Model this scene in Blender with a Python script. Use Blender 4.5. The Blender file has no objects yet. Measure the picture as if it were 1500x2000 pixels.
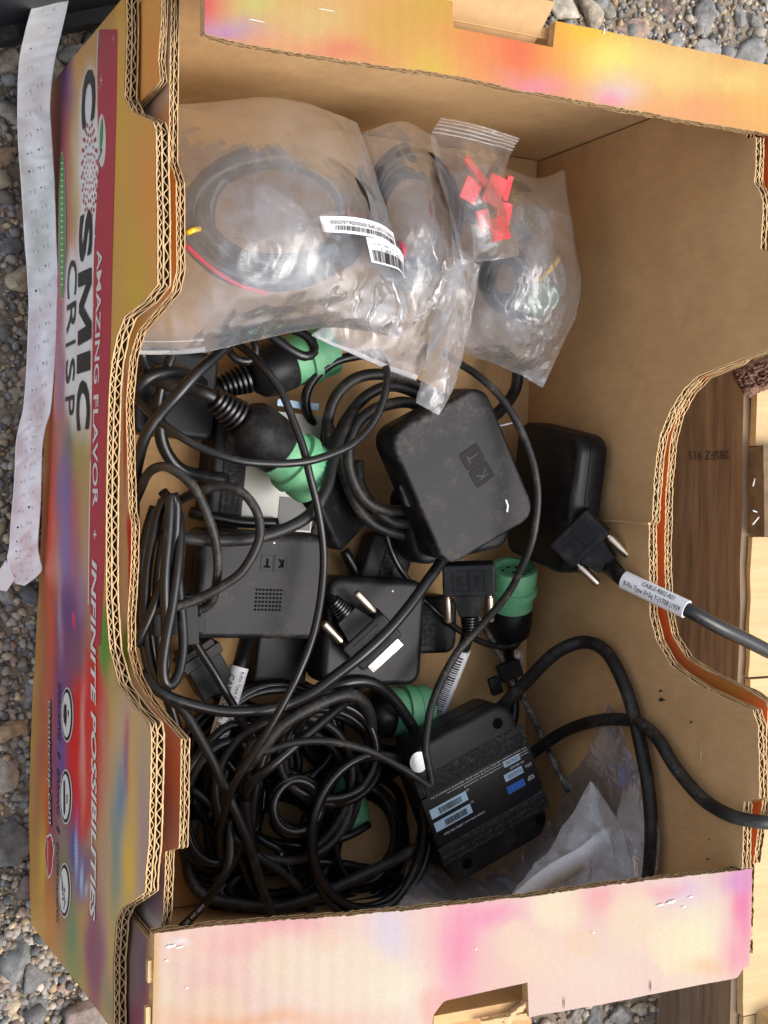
import bpy, bmesh, math, random
from mathutils import Vector, Matrix, noise
random.seed(7)
S = bpy.context.scene
COL = S.collection
rad = math.radians

# ------------------------------------------------------------------ camera
# x right (short side of the carton), y along its long side, z up; metres; origin = near left floor corner
CR = ((0.89551066, 0.01834489, 0.44466182), (0.0080067, -0.99965246, 0.02511668), (0.44496804, -0.01893198, -0.89534631))
CP = Vector((-0.17396562, 0.26605203, 0.79549213)); CF = 2589.686
R0, R1, R2 = (Vector(r) for r in CR)
cam = bpy.data.cameras.new('camera'); camo = bpy.data.objects.new('camera', cam); COL.objects.link(camo)
cam.sensor_fit = 'VERTICAL'; cam.sensor_height = 36; cam.lens = CF / 2000 * 36
cam.clip_start = 0.01; cam.clip_end = 500
camo.matrix_world = Matrix(((R0.x, -R1.x, -R2.x, CP.x), (R0.y, -R1.y, -R2.y, CP.y), (R0.z, -R1.z, -R2.z, CP.z), (0, 0, 0, 1)))
S.camera = camo
# ------------------------------------------------------------------ sky, sun, exposure
SUN_EL, SUN_AZ = rad(58), rad(-35)           # azimuth from +x towards +y
w = bpy.data.worlds.new('World'); S.world = w; w.use_nodes = True
nt = w.node_tree; bg = nt.nodes['Background']
sky = nt.nodes.new('ShaderNodeTexSky'); sky.sky_type = 'NISHITA'; sky.sun_disc = False
sky.sun_elevation = SUN_EL; sky.sun_rotation = math.pi / 2 - SUN_AZ; sky.air_density = 1.0; sky.dust_density = 4.0; sky.ozone_density = 0.6
hsv = nt.nodes.new('ShaderNodeHueSaturation'); hsv.inputs['Saturation'].default_value = 0.46   # thin high cloud: a whiter sky all over
nt.links.new(sky.outputs[0], hsv.inputs['Color']); nt.links.new(hsv.outputs[0], bg.inputs[0]); bg.inputs[1].default_value = 0.15
sl = bpy.data.lights.new('sun', 'SUN'); sl.energy = 0.8; sl.angle = rad(40); sl.color = (1.0, 0.97, 0.93)
so = bpy.data.objects.new('sun', sl); COL.objects.link(so)
sd = Vector((math.cos(SUN_EL) * math.cos(SUN_AZ), math.cos(SUN_EL) * math.sin(SUN_AZ), math.sin(SUN_EL)))
so.rotation_euler = sd.to_track_quat('Z', 'Y').to_euler(); so.location = sd * 3
S.view_settings.view_transform = 'Standard'; S.view_settings.look = 'None'; S.view_settings.gamma = 1
S.view_settings.exposure = 1.02
S.render.engine = 'CYCLES'; S.cycles.transparent_max_bounces = 24; S.cycles.max_bounces = 8

# ------------------------------------------------------------------ measuring helpers (photo point + real height -> place)
def ray(px, py): return R0 * ((px - 750) / CF) + R1 * ((py - 1000) / CF) + R2
def at(px, py, z): d = ray(px, py); return CP + d * ((z - CP.z) / d.z)
def atx(px, py, x): d = ray(px, py); return CP + d * ((x - CP.x) / d.x)
def proj(P):
    q = Vector(P) - CP; zc = R2.dot(q); return (R0.dot(q) / zc * CF + 750, R1.dot(q) / zc * CF + 1000)
def sm(x): x = max(0, min(1, x)); return x * x * (3 - 2 * x)
def lerp(a, b, t): return a + (b - a) * t
def interp(xs, ys, x):
    if x <= xs[0]: return ys[0]
    for i in range(1, len(xs)):
        if x <= xs[i]: return lerp(ys[i-1], ys[i], (x - xs[i-1]) / (xs[i] - xs[i-1] + 1e-12))
    return ys[-1]
def lin(c): return tuple((v / 255 / 12.92 if v / 255 < .04045 else ((v / 255 + .055) / 1.055) ** 2.4) for v in c)

# ------------------------------------------------------------------ object helpers
def tag(o, label=None, cat=None, group=None, kind=None):
    if label: o['label'] = label
    if cat: o['category'] = cat
    if group: o['group'] = group
    if kind: o['kind'] = kind
    return o
def mesh_obj(name, verts, faces, mat, parent=None, smooth=True, sharp=None, mats=None, midx=None, recentre=True):
    me = bpy.data.meshes.new(name)
    off = Vector((0, 0, 0))
    if parent is None and recentre and verts:
        n = len(verts); off = Vector((sum(v[0] for v in verts) / n, sum(v[1] for v in verts) / n, min(v[2] for v in verts)))
        verts = [(v[0] - off.x, v[1] - off.y, v[2] - off.z) for v in verts]
    me.from_pydata([tuple(v) for v in verts], [], faces)
    for m in (mats or [mat]): me.materials.append(m)
    if midx: me.polygons.foreach_set('material_index', midx)
    if smooth:
        me.polygons.foreach_set('use_smooth', [True] * len(me.polygons))
        if sharp: me.set_sharp_from_angle(angle=rad(sharp))
    me.update()
    o = bpy.data.objects.new(name, me); COL.objects.link(o); o.location = off
    if parent: o.parent = parent
    return o
def empty(name, M=None, label=None, cat=None, group=None):
    o = bpy.data.objects.new(name, None); COL.objects.link(o); o.empty_display_size = 0.01
    if M is not None: o.matrix_world = M if isinstance(M, Matrix) else Matrix.Translation(M)
    return tag(o, label, cat, group)
def frame(O, u, v):
    u = Vector(u).normalized(); n = u.cross(Vector(v)).normalized(); v = n.cross(u)
    return Matrix(((u.x, v.x, n.x, O[0]), (u.y, v.y, n.y, O[1]), (u.z, v.z, n.z, O[2]), (0, 0, 0, 1)))
class MB:
    def __init__(s): s.v = []; s.f = []
    def add(s, vs, fs):
        k = len(s.v); s.v += [tuple(a) for a in vs]; s.f += [tuple(i + k for i in f) for f in fs]; return s
    def box(s, a, b, M=None):
        (x0, y0, z0), (x1, y1, z1) = a, b
        vs = [(x0, y0, z0), (x1, y0, z0), (x1, y1, z0), (x0, y1, z0), (x0, y0, z1), (x1, y0, z1), (x1, y1, z1), (x0, y1, z1)]
        if M: vs = [M @ Vector(q) for q in vs]
        return s.add(vs, [(3, 2, 1, 0), (4, 5, 6, 7), (0, 1, 5, 4), (1, 2, 6, 5), (2, 3, 7, 6), (3, 0, 4, 7)])
    def rbox(s, w, h, t, r=.008, e=.002, z1=0.0, n=6, c=(0, 0), M=None):
        # rounded slab: size w x h, top at z1, thickness t, corner radius r, edge fillet e
        rings = []
        es = [(e, -t), (e * .3, -t + e * .3), (0, -t + e), (0, -e), (e * .08, -e * .62), (e * .3, -e * .3), (e * .62, -e * .08), (e, 0), (e + .0012, 0)]
        for ins, z in es:
            rr = max(r - ins, .0002); ring = []
            for (sx, sy, a0) in ((1, 1, 0), (-1, 1, 90), (-1, -1, 180), (1, -1, 270)):
                for i in range(n + 1):
                    a = rad(a0 + 90 * i / n)
                    ring.append((c[0] + sx * (w / 2 - r) + rr * math.cos(a), c[1] + sy * (h / 2 - r) + rr * math.sin(a), z1 + z))
            rings.append(ring)
        m = len(rings[0]); vs = [q for rg in rings for q in rg]
        fs = [tuple(range(m))[::-1], tuple((len(rings) - 1) * m + i for i in range(m))]
        for k in range(len(rings) - 1):
            for i in range(m): j = (i + 1) % m; fs.append((k * m + i, k * m + j, (k + 1) * m + j, (k + 1) * m + i))
        if M: vs = [M @ Vector(q) for q in vs]
        return s.add(vs, fs)
    def lathe(s, prof, A, B, n=24, knurl=None, caps=True):
        # profile [(t metres along A->B, radius)], knurl = set of profile indices with ribbed radius
        A = Vector(A); d = (Vector(B) - A).normalized(); u = d.orthogonal().normalized(); v = d.cross(u)
        vs = []; m = n
        for k, (t, r) in enumerate(prof):
            for i in range(m):
                a = 2 * math.pi * i / m; rr = r
                if knurl and k in knurl: rr = r * (1 - .045 * (i % 2))
                vs.append(A + d * t + u * (rr * math.cos(a)) + v * (rr * math.sin(a)))
        fs = []
        for k in range(len(prof) - 1):
            for i in range(m): j = (i + 1) % m; fs.append((k * m + i, k * m + j, (k + 1) * m + j, (k + 1) * m + i))
        if caps: fs += [tuple(range(m))[::-1], tuple((len(prof) - 1) * m + i for i in range(m))]
        return s.add(vs, fs)
    def obj(s, name, mat, parent=None, smooth=True, sharp=35): return mesh_obj(name, s.v, s.f, mat, parent, smooth, sharp)
def spline(P, step=.004):
    P = [Vector(p) for p in P]; out = []
    Q = [P[0] * 2 - P[1]] + P + [P[-1] * 2 - P[-2]]
    for i in range(1, len(Q) - 2):
        a, b, c, d = Q[i-1], Q[i], Q[i+1], Q[i+2]; n = max(2, int((c - b).length / step))
        for k in range(n):
            t = k / n
            out.append(.5 * ((2 * b) + (c - a) * t + (2 * a - 5 * b + 4 * c - d) * t * t + (3 * b - a - 3 * c + d) * t ** 3))
    out.append(P[-1]); return out
def tube(P, r, n=9, step=.004, ends=True, rough=0.0):
    pts = spline(P, step); vs = []; fs = []; m = n
    T = (pts[1] - pts[0]).normalized(); u = T.orthogonal().normalized()
    for i, p in enumerate(pts):
        T = (pts[min(i + 1, len(pts) - 1)] - pts[max(i - 1, 0)])
        T = T.normalized() if T.length > 1e-9 else Vector((0, 0, 1))
        u = (u - T * u.dot(T)); u = u.normalized() if u.length > 1e-6 else T.orthogonal().normalized(); v = T.cross(u)
        rr = r(i / (len(pts) - 1)) if callable(r) else r
        if rough: rr *= 1 + rough * noise.noise(p * 90)
        for k in range(m): a = 2 * math.pi * k / m; vs.append(p + u * (rr * math.cos(a)) + v * (rr * math.sin(a)))
    for i in range(len(pts) - 1):
        for k in range(m): l = (k + 1) % m; fs.append((i * m + k, i * m + l, (i + 1) * m + l, (i + 1) * m + k))
    if ends: fs += [tuple(range(m))[::-1], tuple((len(pts) - 1) * m + k for k in range(m))]
    return vs, fs
_tc = {}
def text_verts(body, bold=0.0):
    k = (body, bold)
    if k not in _tc:
        cu = bpy.data.curves.new('t', 'FONT'); cu.body = body; cu.resolution_u = 3; cu.offset = bold; cu.size = 1
        ob = bpy.data.objects.new('t', cu); COL.objects.link(ob)
        dg = bpy.context.evaluated_depsgraph_get(); me = ob.evaluated_get(dg).to_mesh()
        vs = [(v.co.x, v.co.y) for v in me.vertices]; fs = [tuple(p.vertices) for p in me.polygons]
        ob.evaluated_get(dg).to_mesh_clear(); bpy.data.objects.remove(ob); bpy.data.curves.remove(cu)
        x0 = min(v[0] for v in vs); x1 = max(v[0] for v in vs); y0 = min(v[1] for v in vs); y1 = max(v[1] for v in vs)
        _tc[k] = ([((v[0] - x0) / (x1 - x0), (v[1] - y0) / max(y1 - y0, 1e-6)) for v in vs], fs, (x1 - x0) / max(y1 - y0, 1e-6))
    return _tc[k]
def text_local(mb, body, x, y, wd, h, z, bold=0.0, ang=0.0):
    vs, fs, asp = text_verts(body, bold)
    if wd is None: wd = h * asp
    c, s_ = math.cos(ang), math.sin(ang)
    mb.add([(x + a * wd * c - b * h * s_, y + a * wd * s_ + b * h * c, z) for a, b in vs], fs)
    return wd

# ------------------------------------------------------------------ materials
def mat(name, col, rough=.5, metal=0.0, spec=.5, noise_amt=0.0, nscale=200, col2=None, bump=0.0, bscale=400, coat=0.0, dust=None, stretch=None, attr=None, objrand=False, dust_lo=.55, dust_hi=.75, dust_scale=60):
    m = bpy.data.materials.new(name); m.use_nodes = True; t = m.node_tree; L = t.links; p = t.nodes['Principled BSDF']
    p.inputs['Roughness'].default_value = rough; p.inputs['Metallic'].default_value = metal; p.inputs['Specular IOR Level'].default_value = spec
    if coat: p.inputs['Coat Weight'].default_value = coat; p.inputs['Coat Roughness'].default_value = .25
    tc = t.nodes.new('ShaderNodeTexCoord'); vec = tc.outputs['Object']
    if stretch:
        mp = t.nodes.new('ShaderNodeMapping'); mp.inputs['Scale'].default_value = stretch; L.new(vec, mp.inputs['Vector']); vec = mp.outputs[0]
    def nz(scale, detail=5, rgh=.6):
        n = t.nodes.new('ShaderNodeTexNoise'); n.inputs['Scale'].default_value = scale; n.inputs['Detail'].default_value = detail; n.inputs['Roughness'].default_value = rgh; L.new(vec, n.inputs['Vector']); return n
    def mixc(f, a, b):
        x = t.nodes.new('ShaderNodeMix'); x.data_type = 'RGBA'
        for s_, q in ((0, f), (6, a), (7, b)):
            if isinstance(q, (float, int)): x.inputs[s_].default_value = q
            elif isinstance(q, tuple): x.inputs[s_].default_value = (*q, 1) if len(q) == 3 else q
            else: L.new(q, x.inputs[s_])
        return x.outputs[2]
    def ramp(src, lo, hi):
        r = t.nodes.new('ShaderNodeMapRange'); r.inputs[1].default_value = lo; r.inputs[2].default_value = hi; L.new(src, r.inputs[0]); return r.outputs[0]
    c = tuple(col)
    if attr:
        a = t.nodes.new('ShaderNodeVertexColor'); a.layer_name = attr; c = a.outputs[0]
    if objrand:
        oi = t.nodes.new('ShaderNodeObjectInfo'); cr = t.nodes.new('ShaderNodeValToRGB'); L.new(oi.outputs['Random'], cr.inputs[0])
        els = cr.color_ramp.elements; cr.color_ramp.interpolation = 'CONSTANT'
        for i, q in enumerate(objrand):
            e = els[i] if i < 2 else els.new(i / len(objrand)); e.position = i / len(objrand); e.color = (*q, 1)
        c = cr.outputs[0]
    if col2:
        n = nz(nscale); c = mixc(ramp(n.outputs[0], .5 - .22, .5 + .22), c, tuple(col2))
    elif noise_amt:
        n = nz(nscale); hs = t.nodes.new('ShaderNodeHueSaturation')
        L.new(ramp(n.outputs[0], .3, .7), (mm := t.nodes.new('ShaderNodeMapRange')).inputs[0]); mm.inputs[3].default_value = 1 - noise_amt; mm.inputs[4].default_value = 1 + noise_amt
        L.new(mm.outputs[0], hs.inputs['Value'])
        if isinstance(c, tuple): hs.inputs['Color'].default_value = (*c, 1)
        else: L.new(c, hs.inputs['Color'])
        c = hs.outputs[0]
    if dust:
        n = nz(dust_scale, 8, .7); f = ramp(n.outputs[0], dust_lo, dust_hi)
        n2 = nz(dust_scale * 9, 3, .6); mu = t.nodes.new('ShaderNodeMath'); mu.operation = 'MULTIPLY'; L.new(f, mu.inputs[0]); L.new(ramp(n2.outputs[0], .35, .65), mu.inputs[1])
        c = mixc(mu.outputs[0], c, tuple(dust))
        rr = t.nodes.new('ShaderNodeMapRange'); L.new(mu.outputs[0], rr.inputs[0]); rr.inputs[3].default_value = rough; rr.inputs[4].default_value = .9; L.new(rr.outputs[0], p.inputs['Roughness'])
    if isinstance(c, tuple): p.inputs['Base Color'].default_value = (*c, 1)
    else: L.new(c, p.inputs['Base Color'])
    if bump:
        n = nz(bscale, 4); b = t.nodes.new('ShaderNodeBump'); b.inputs['Strength'].default_value = bump; b.inputs['Distance'].default_value = .001; L.new(n.outputs[0], b.inputs['Height']); L.new(b.outputs[0], p.inputs['Normal'])
    return m
M = {}
def kraft_mat():
    m = mat('kraft board', (.58, .365, .175), .85, spec=.2, col2=(.51, .315, .146), nscale=22, bump=.12, bscale=900); t = m.node_tree; L = t.links; p = t.nodes['Principled BSDF']
    src = p.inputs['Base Color'].links[0].from_socket; tc = [n for n in t.nodes if n.type == 'TEX_COORD'][0]
    for sc, d, lo, hi in (((320, 90, 90), 5, .955, 1.04), ((90, 320, 90), 5, .955, 1.04), ((6, 6, 6), 6, .87, 1.09), ((28, 28, 28), 8, .95, 1.04)):
        mp = t.nodes.new('ShaderNodeMapping'); mp.inputs['Scale'].default_value = sc; L.new(tc.outputs['Object'], mp.inputs[0])
        n = t.nodes.new('ShaderNodeTexNoise'); n.inputs['Scale'].default_value = 1; n.inputs['Detail'].default_value = d; L.new(mp.outputs[0], n.inputs[0])
        r = t.nodes.new('ShaderNodeMapRange'); r.inputs[1].default_value = .3; r.inputs[2].default_value = .7; r.inputs[3].default_value = lo; r.inputs[4].default_value = hi; L.new(n.outputs[0], r.inputs[0])
        x = t.nodes.new('ShaderNodeMix'); x.data_type = 'RGBA'; x.blend_type = 'MULTIPLY'; x.inputs[0].default_value = 1; L.new(src, x.inputs[6]); L.new(r.outputs[0], x.inputs[7]); src = x.outputs[2]
    L.new(src, p.inputs['Base Color']); return m
M['kraft'] = kraft_mat()
M['kraft_edge'] = mat('kraft cut edge', (.54, .36, .185), .9, spec=.15, noise_amt=.22, nscale=300)
M['flute'] = mat('shaded flute paper', (.20, .12, .055), .9, spec=.15, noise_amt=.2, nscale=300)  # shade inside the flute cavities is put into this dark tone
M['print'] = mat('printed board', (1, 1, 1), .42, spec=.4, attr='Col', noise_amt=.06, nscale=700, bump=.05, bscale=500)
M['ink_black'] = mat('black print', (.018, .016, .017), .5)
M['ink_white'] = mat('white print', (.74, .72, .70), .5)
M['ink_red'] = mat('red print', (.48, .035, .06), .45, noise_amt=.08, nscale=400)
M['ink_green'] = mat('green print', (.10, .30, .05), .5)
M['ink_apple'] = mat('apple red print', (.50, .03, .03), .45)
M['ink_blue'] = mat('blue badge', (.03, .16, .62), .5)
M['plastic'] = mat('black plastic', (.006, .0065, .008), .4, spec=.22, dust=(.085, .076, .066), dust_lo=.5, dust_hi=.9, dust_scale=45, bump=.06, bscale=2500)
M['plastic_dusty'] = mat('dusty black plastic', (.006, .0065, .008), .44, spec=.2, dust=(.15, .135, .12), dust_lo=.47, dust_hi=.86, dust_scale=38, bump=.08, bscale=2500)
M['plastic_grey'] = mat('dark grey plastic', (.010, .011, .013), .46, spec=.22, dust=(.12, .105, .09), dust_lo=.52, dust_hi=.92, dust_scale=40, bump=.08, bscale=2500)
M['gloss'] = mat('gloss black plastic', (.009, .009, .011), .3, spec=.35, dust=(.1, .09, .08), dust_lo=.6, dust_hi=.9, dust_scale=50)
M['logo'] = mat('embossed logo black', (.006, .005, .005), .6, spec=.2, dust=(.06, .045, .03), dust_lo=.5, dust_hi=.9, dust_scale=120)
M['hole'] = mat('dark opening', (.002, .002, .002), .9, spec=.1)
M['rubber'] = mat('black cable jacket', (.007, .007, .008), .31, spec=.46, dust=(.11, .10, .085), dust_lo=.55, dust_hi=.9, dust_scale=55)
M['rubber_dirty'] = mat('dirty cable jacket', (.010, .0098, .0098), .48, spec=.36, dust=(.17, .15, .12), dust_lo=.47, dust_hi=.88, dust_scale=45)
M['frayed'] = mat('scraped cable jacket', (.025, .025, .025), .55, dust=(.42, .40, .37), dust_lo=.44, dust_hi=.66, dust_scale=90)
M['green'] = mat('green plastic', (.125, .40, .20), .5, noise_amt=.12, nscale=120, dust=(.28, .36, .26), dust_lo=.45, dust_hi=.85, dust_scale=60)
M['gold'] = mat('brass screw', (.72, .64, .52), .36, metal=1.0, noise_amt=.15, nscale=500)
M['sticker'] = mat('silver sticker', (.50, .54, .58), .42, metal=.5, col2=(.66, .68, .70), nscale=120)
M['steel'] = mat('bright steel', (.82, .80, .76), .22, metal=1.0)
M['paper'] = mat('white label paper', (.72, .73, .75), .55, noise_amt=.05, nscale=300)
M['paper_blue'] = mat('pale label', (.42, .60, .76), .5)
M['strip'] = mat('white perforated strip', (.86, .86, .85), .6, noise_amt=.03, nscale=150)
M['red_tape'] = mat('red tape liner', (.72, .022, .03), .35, dust=(.75, .45, .45), dust_lo=.58, dust_hi=.8, dust_scale=130)
M['red_wire'] = mat('red wire', (.65, .02, .06), .4)
M['yellow_wire'] = mat('yellow wire', (.75, .50, .02), .4)
M['glass'] = mat('pale label under film', (.26, .30, .29), .3, col2=(.33, .29, .22), nscale=30)
M['foil'] = mat('crumpled silver tape', (.75, .70, .64), .3, metal=.7, noise_amt=.3, nscale=300, bump=.6, bscale=300)
M['velcro'] = mat('black velcro loops', (.009, .009, .010), .85, dust=(.12, .115, .11), dust_lo=.50, dust_hi=.66, dust_scale=500)
WS = (14, 1.1, 14)
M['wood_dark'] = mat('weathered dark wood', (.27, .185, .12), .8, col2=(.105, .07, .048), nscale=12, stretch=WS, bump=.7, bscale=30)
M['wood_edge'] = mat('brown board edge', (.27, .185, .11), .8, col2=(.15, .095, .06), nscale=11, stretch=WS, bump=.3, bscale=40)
M['wood_light'] = mat('sunlit pale wood', (.56, .40, .20), .75, col2=(.45, .31, .15), nscale=10, stretch=(1.6, 14, 14), bump=.3, bscale=45)  # pale boards, with the sunlight on their tops mixed into the colour
M['wood_end'] = mat('rough end grain', (.21, .14, .075), .9, col2=(.10, .065, .035), nscale=90, bump=.8, bscale=120)
M['bark'] = mat('red brown bark', (.075, .028, .022), .9, col2=(.22, .12, .065), nscale=150, bump=1.0, bscale=90)
M['wood_ink'] = mat('faded stamp ink', (.045, .032, .025), .85)
M['bin'] = mat('black bin plastic', (.013, .015, .02), .38, dust=(.10, .10, .1), dust_lo=.6, dust_hi=.95, dust_scale=30, bump=.1, bscale=500)
STONES = [(.21, .205, .195), (.14, .138, .135), (.34, .29, .22), (.27, .22, .17), (.42, .37, .29), (.12, .12, .122), (.25, .25, .235), (.36, .26, .155), (.19, .15, .13), (.30, .29, .27), (.17, .175, .17), (.40, .33, .23), (.23, .21, .18), (.32, .235, .19), (.38, .34, .28), (.26, .235, .20)]
M['pebble'] = mat('pebble', (1, 1, 1), .8, objrand=STONES, noise_amt=.4, nscale=2.6, bump=.9, bscale=9, spec=.25)
M['grit'] = mat('fine gravel', (1, 1, 1), .85, attr='Col', noise_amt=.2, nscale=400, bump=.4, bscale=500, spec=.2)
M['dirt'] = mat('sandy dirt', (.27, .215, .155), .95, col2=(.17, .14, .11), nscale=60, bump=1.0, bscale=260, spec=.1)

def bag_mat(name, milk, tint=(.80, .79, .80), dusty=(.55, .47, .38), wr=60, bmp=.16):
    m = bpy.data.materials.new(name); m.use_nodes = True; t = m.node_tree; L = t.links; t.nodes.clear()
    out = t.nodes.new('ShaderNodeOutputMaterial'); tc = t.nodes.new('ShaderNodeTexCoord')
    def nz(s, d=6, dist=0.0, r=.6):
        n = t.nodes.new('ShaderNodeTexNoise'); n.inputs['Scale'].default_value = s; n.inputs['Detail'].default_value = d; n.inputs['Distortion'].default_value = dist; n.inputs['Roughness'].default_value = r; L.new(tc.outputs['Object'], n.inputs[0]); return n.outputs[0]
    def rg(src, a, b, c=0.0, d=1.0):
        n = t.nodes.new('ShaderNodeMapRange'); n.inputs[1].default_value = a; n.inputs[2].default_value = b; n.inputs[3].default_value = c; n.inputs[4].default_value = d; L.new(src, n.inputs[0]); return n.outputs[0]
    def mth(op, a, b):
        n = t.nodes.new('ShaderNodeMath'); n.operation = op; n.use_clamp = True
        for i, q in enumerate((a, b)):
            if isinstance(q, (int, float)): n.inputs[i].default_value = q
            else: L.new(q, n.inputs[i])
        return n.outputs[0]
    scr = nz(160, 8, 2.5, .75); cloud = nz(18, 5, .6)
    fac = mth('ADD', mth('ADD', rg(cloud, .35, .7, milk * .55, milk * 1.25), 0.0), mth('MULTIPLY', rg(scr, .54, .70), .30))
    dif = t.nodes.new('ShaderNodeBsdfDiffuse'); mc = t.nodes.new('ShaderNodeMix'); mc.data_type = 'RGBA'
    L.new(rg(nz(30, 6, 1.0), .45, .7), mc.inputs[0]); mc.inputs[6].default_value = (*tint, 1); mc.inputs[7].default_value = (*dusty, 1); L.new(mc.outputs[2], dif.inputs[0])
    tl = t.nodes.new('ShaderNodeBsdfTranslucent'); tl.inputs[0].default_value = (*tint, 1)
    md = t.nodes.new('ShaderNodeMixShader'); md.inputs[0].default_value = .3; L.new(dif.outputs[0], md.inputs[1]); L.new(tl.outputs[0], md.inputs[2])
    tr = t.nodes.new('ShaderNodeBsdfTransparent'); tr.inputs[0].default_value = (.97, .97, .965, 1)
    m1 = t.nodes.new('ShaderNodeMixShader'); L.new(fac, m1.inputs[0]); L.new(tr.outputs[0], m1.inputs[1]); L.new(md.outputs[0], m1.inputs[2])
    vo = t.nodes.new('ShaderNodeTexVoronoi'); vo.feature = 'DISTANCE_TO_EDGE'; vo.inputs['Scale'].default_value = wr
    dn = t.nodes.new('ShaderNodeTexNoise'); dn.inputs['Scale'].default_value = 25; L.new(tc.outputs['Object'], dn.inputs[0])
    va = t.nodes.new('ShaderNodeVectorMath'); va.operation = 'MULTIPLY_ADD'; L.new(dn.outputs[1], va.inputs[0]); va.inputs[1].default_value = (.05, .05, .05); L.new(tc.outputs['Object'], va.inputs[2]); L.new(va.outputs[0], vo.inputs['Vector'])
    hgt = mth('ADD', mth('MULTIPLY', rg(vo.outputs[0], 0, .3), .25), mth('MULTIPLY', nz(38, 3, .6), .9))
    b = t.nodes.new('ShaderNodeBump'); b.inputs['Strength'].default_value = bmp; b.inputs['Distance'].default_value = .003; L.new(hgt, b.inputs['Height'])
    gl = t.nodes.new('ShaderNodeBsdfGlossy'); gl.inputs['Roughness'].default_value = .11; gl.inputs[0].default_value = (1, 1, 1, 1); L.new(b.outputs[0], gl.inputs['Normal'])
    lw = t.nodes.new('ShaderNodeLayerWeight'); lw.inputs[0].default_value = .22; L.new(b.outputs[0], lw.inputs['Normal'])
    m2 = t.nodes.new('ShaderNodeMixShader'); L.new(rg(lw.outputs[0], 0, 1, .03, .40), m2.inputs[0]); L.new(m1.outputs[0], m2.inputs[1]); L.new(gl.outputs[0], m2.inputs[2])
    L.new(m2.outputs[0], out.inputs[0]); return m
M['bag'] = bag_mat('dusty clear plastic', .29, tint=(.46, .49, .54), dusty=(.38, .36, .34), bmp=.10)
M['bag_clear'] = bag_mat('clear plastic', .12, tint=(.7, .72, .76), wr=45, bmp=.22)
M['bag_milky'] = bag_mat('crinkled bag plastic', .26, tint=(.66, .69, .74), wr=90, bmp=.22)
M['bag_white'] = bag_mat('bright crumpled plastic', .48, tint=(.84, .87, .93), dusty=(.7, .72, .76), wr=50, bmp=.25)
M['bag_seam'] = bag_mat('welded bag seam', .62, tint=(.84, .85, .88), dusty=(.7, .68, .66))

# ------------------------------------------------------------------ ground and gravel
def grid_obj(name, x0, x1, y0, y1, nx, ny, zf, mt):
    vs = []; fs = []
    for j in range(ny + 1):
        for i in range(nx + 1):
            x = lerp(x0, x1, i / nx); y = lerp(y0, y1, j / ny); vs.append((x, y, zf(x, y)))
    for j in range(ny):
        for i in range(nx): a = j * (nx + 1) + i; fs.append((a, a + 1, a + nx + 2, a + nx + 1))
    return mesh_obj(name, vs, fs, mt, recentre=False)
# one sheet: a finely undulating middle whose outer ring reaches the horizon
def spread(t):
    a = abs(t); s = 1 if t > 0 else -1
    return s * (a * 1.0 if a < 1 else 1 + (a - 1) ** 3 * 300)
NG = 110
vs = []; fs = []
for j in range(NG + 1):
    for i in range(NG + 1):
        x = .25 + spread((i / NG * 2 - 1) * 1.6); y = .25 + spread((j / NG * 2 - 1) * 1.6)
        vs.append((x, y, -.006 + .003 * noise.noise(Vector((x * 18, y * 18, 0)))))
for j in range(NG):
    for i in range(NG): a = j * (NG + 1) + i; fs.append((a, a + 1, a + NG + 2, a + NG + 1))
ground = tag(mesh_obj('ground', vs, fs, M['dirt'], recentre=False), kind='structure')

def stone_mesh(seed, sub, ang):
    bm = bmesh.new(); bmesh.ops.create_icosphere(bm, subdivisions=sub, radius=1)
    rnd = random.Random(seed); o = Vector((rnd.random() * 50, rnd.random() * 50, 3)); sc = (1, rnd.uniform(.62, .95), rnd.uniform(.42, .72))
    cuts = [(Vector((rnd.gauss(0, 1), rnd.gauss(0, 1), rnd.gauss(0, 1))).normalized(), rnd.uniform(.48, .8)) for _ in range(10 if ang else 3)]
    for v in bm.verts:
        p = v.co.copy()
        for n_, d in cuts:
            k = p.dot(n_)
            if k > d: p -= n_ * (k - d) * .92
        p *= 1 + .16 * noise.noise(p * 1.3 + o) + .07 * noise.noise(p * 4 + o) + .03 * noise.noise(p * 9 + o)
        v.co = Vector((p.x * sc[0], p.y * sc[1], p.z * sc[2]))
    me = bpy.data.meshes.new('pebble'); bm.to_mesh(me); bm.free(); me.materials.append(M['pebble'])
    me.polygons.foreach_set('use_smooth', [True] * len(me.polygons)); return me
pebs = [stone_mesh(i, 3, i % 5 < 4) for i in range(14)]
placed = []
def try_put(x, y, r, k=.82):
    for (a, b, c) in placed:
        if abs(a - x) < r + c and (a - x) ** 2 + (b - y) ** 2 < (k * (r + c)) ** 2: return False
    placed.append((x, y, r)); return True
def put_pebble(x, y, r):
    o = bpy.data.objects.new('pebble', random.choice(pebs)); COL.objects.link(o); o.parent = ground
    s = r * 1.08; o.scale = (s, s * random.uniform(.85, 1.1), s * random.uniform(.8, 1.1))
    o.location = (x, y, -.006 + r * random.uniform(.05, .28)); o.rotation_euler = (random.uniform(-.35, .35), random.uniform(-.35, .35), random.uniform(0, 6.28))
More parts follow.
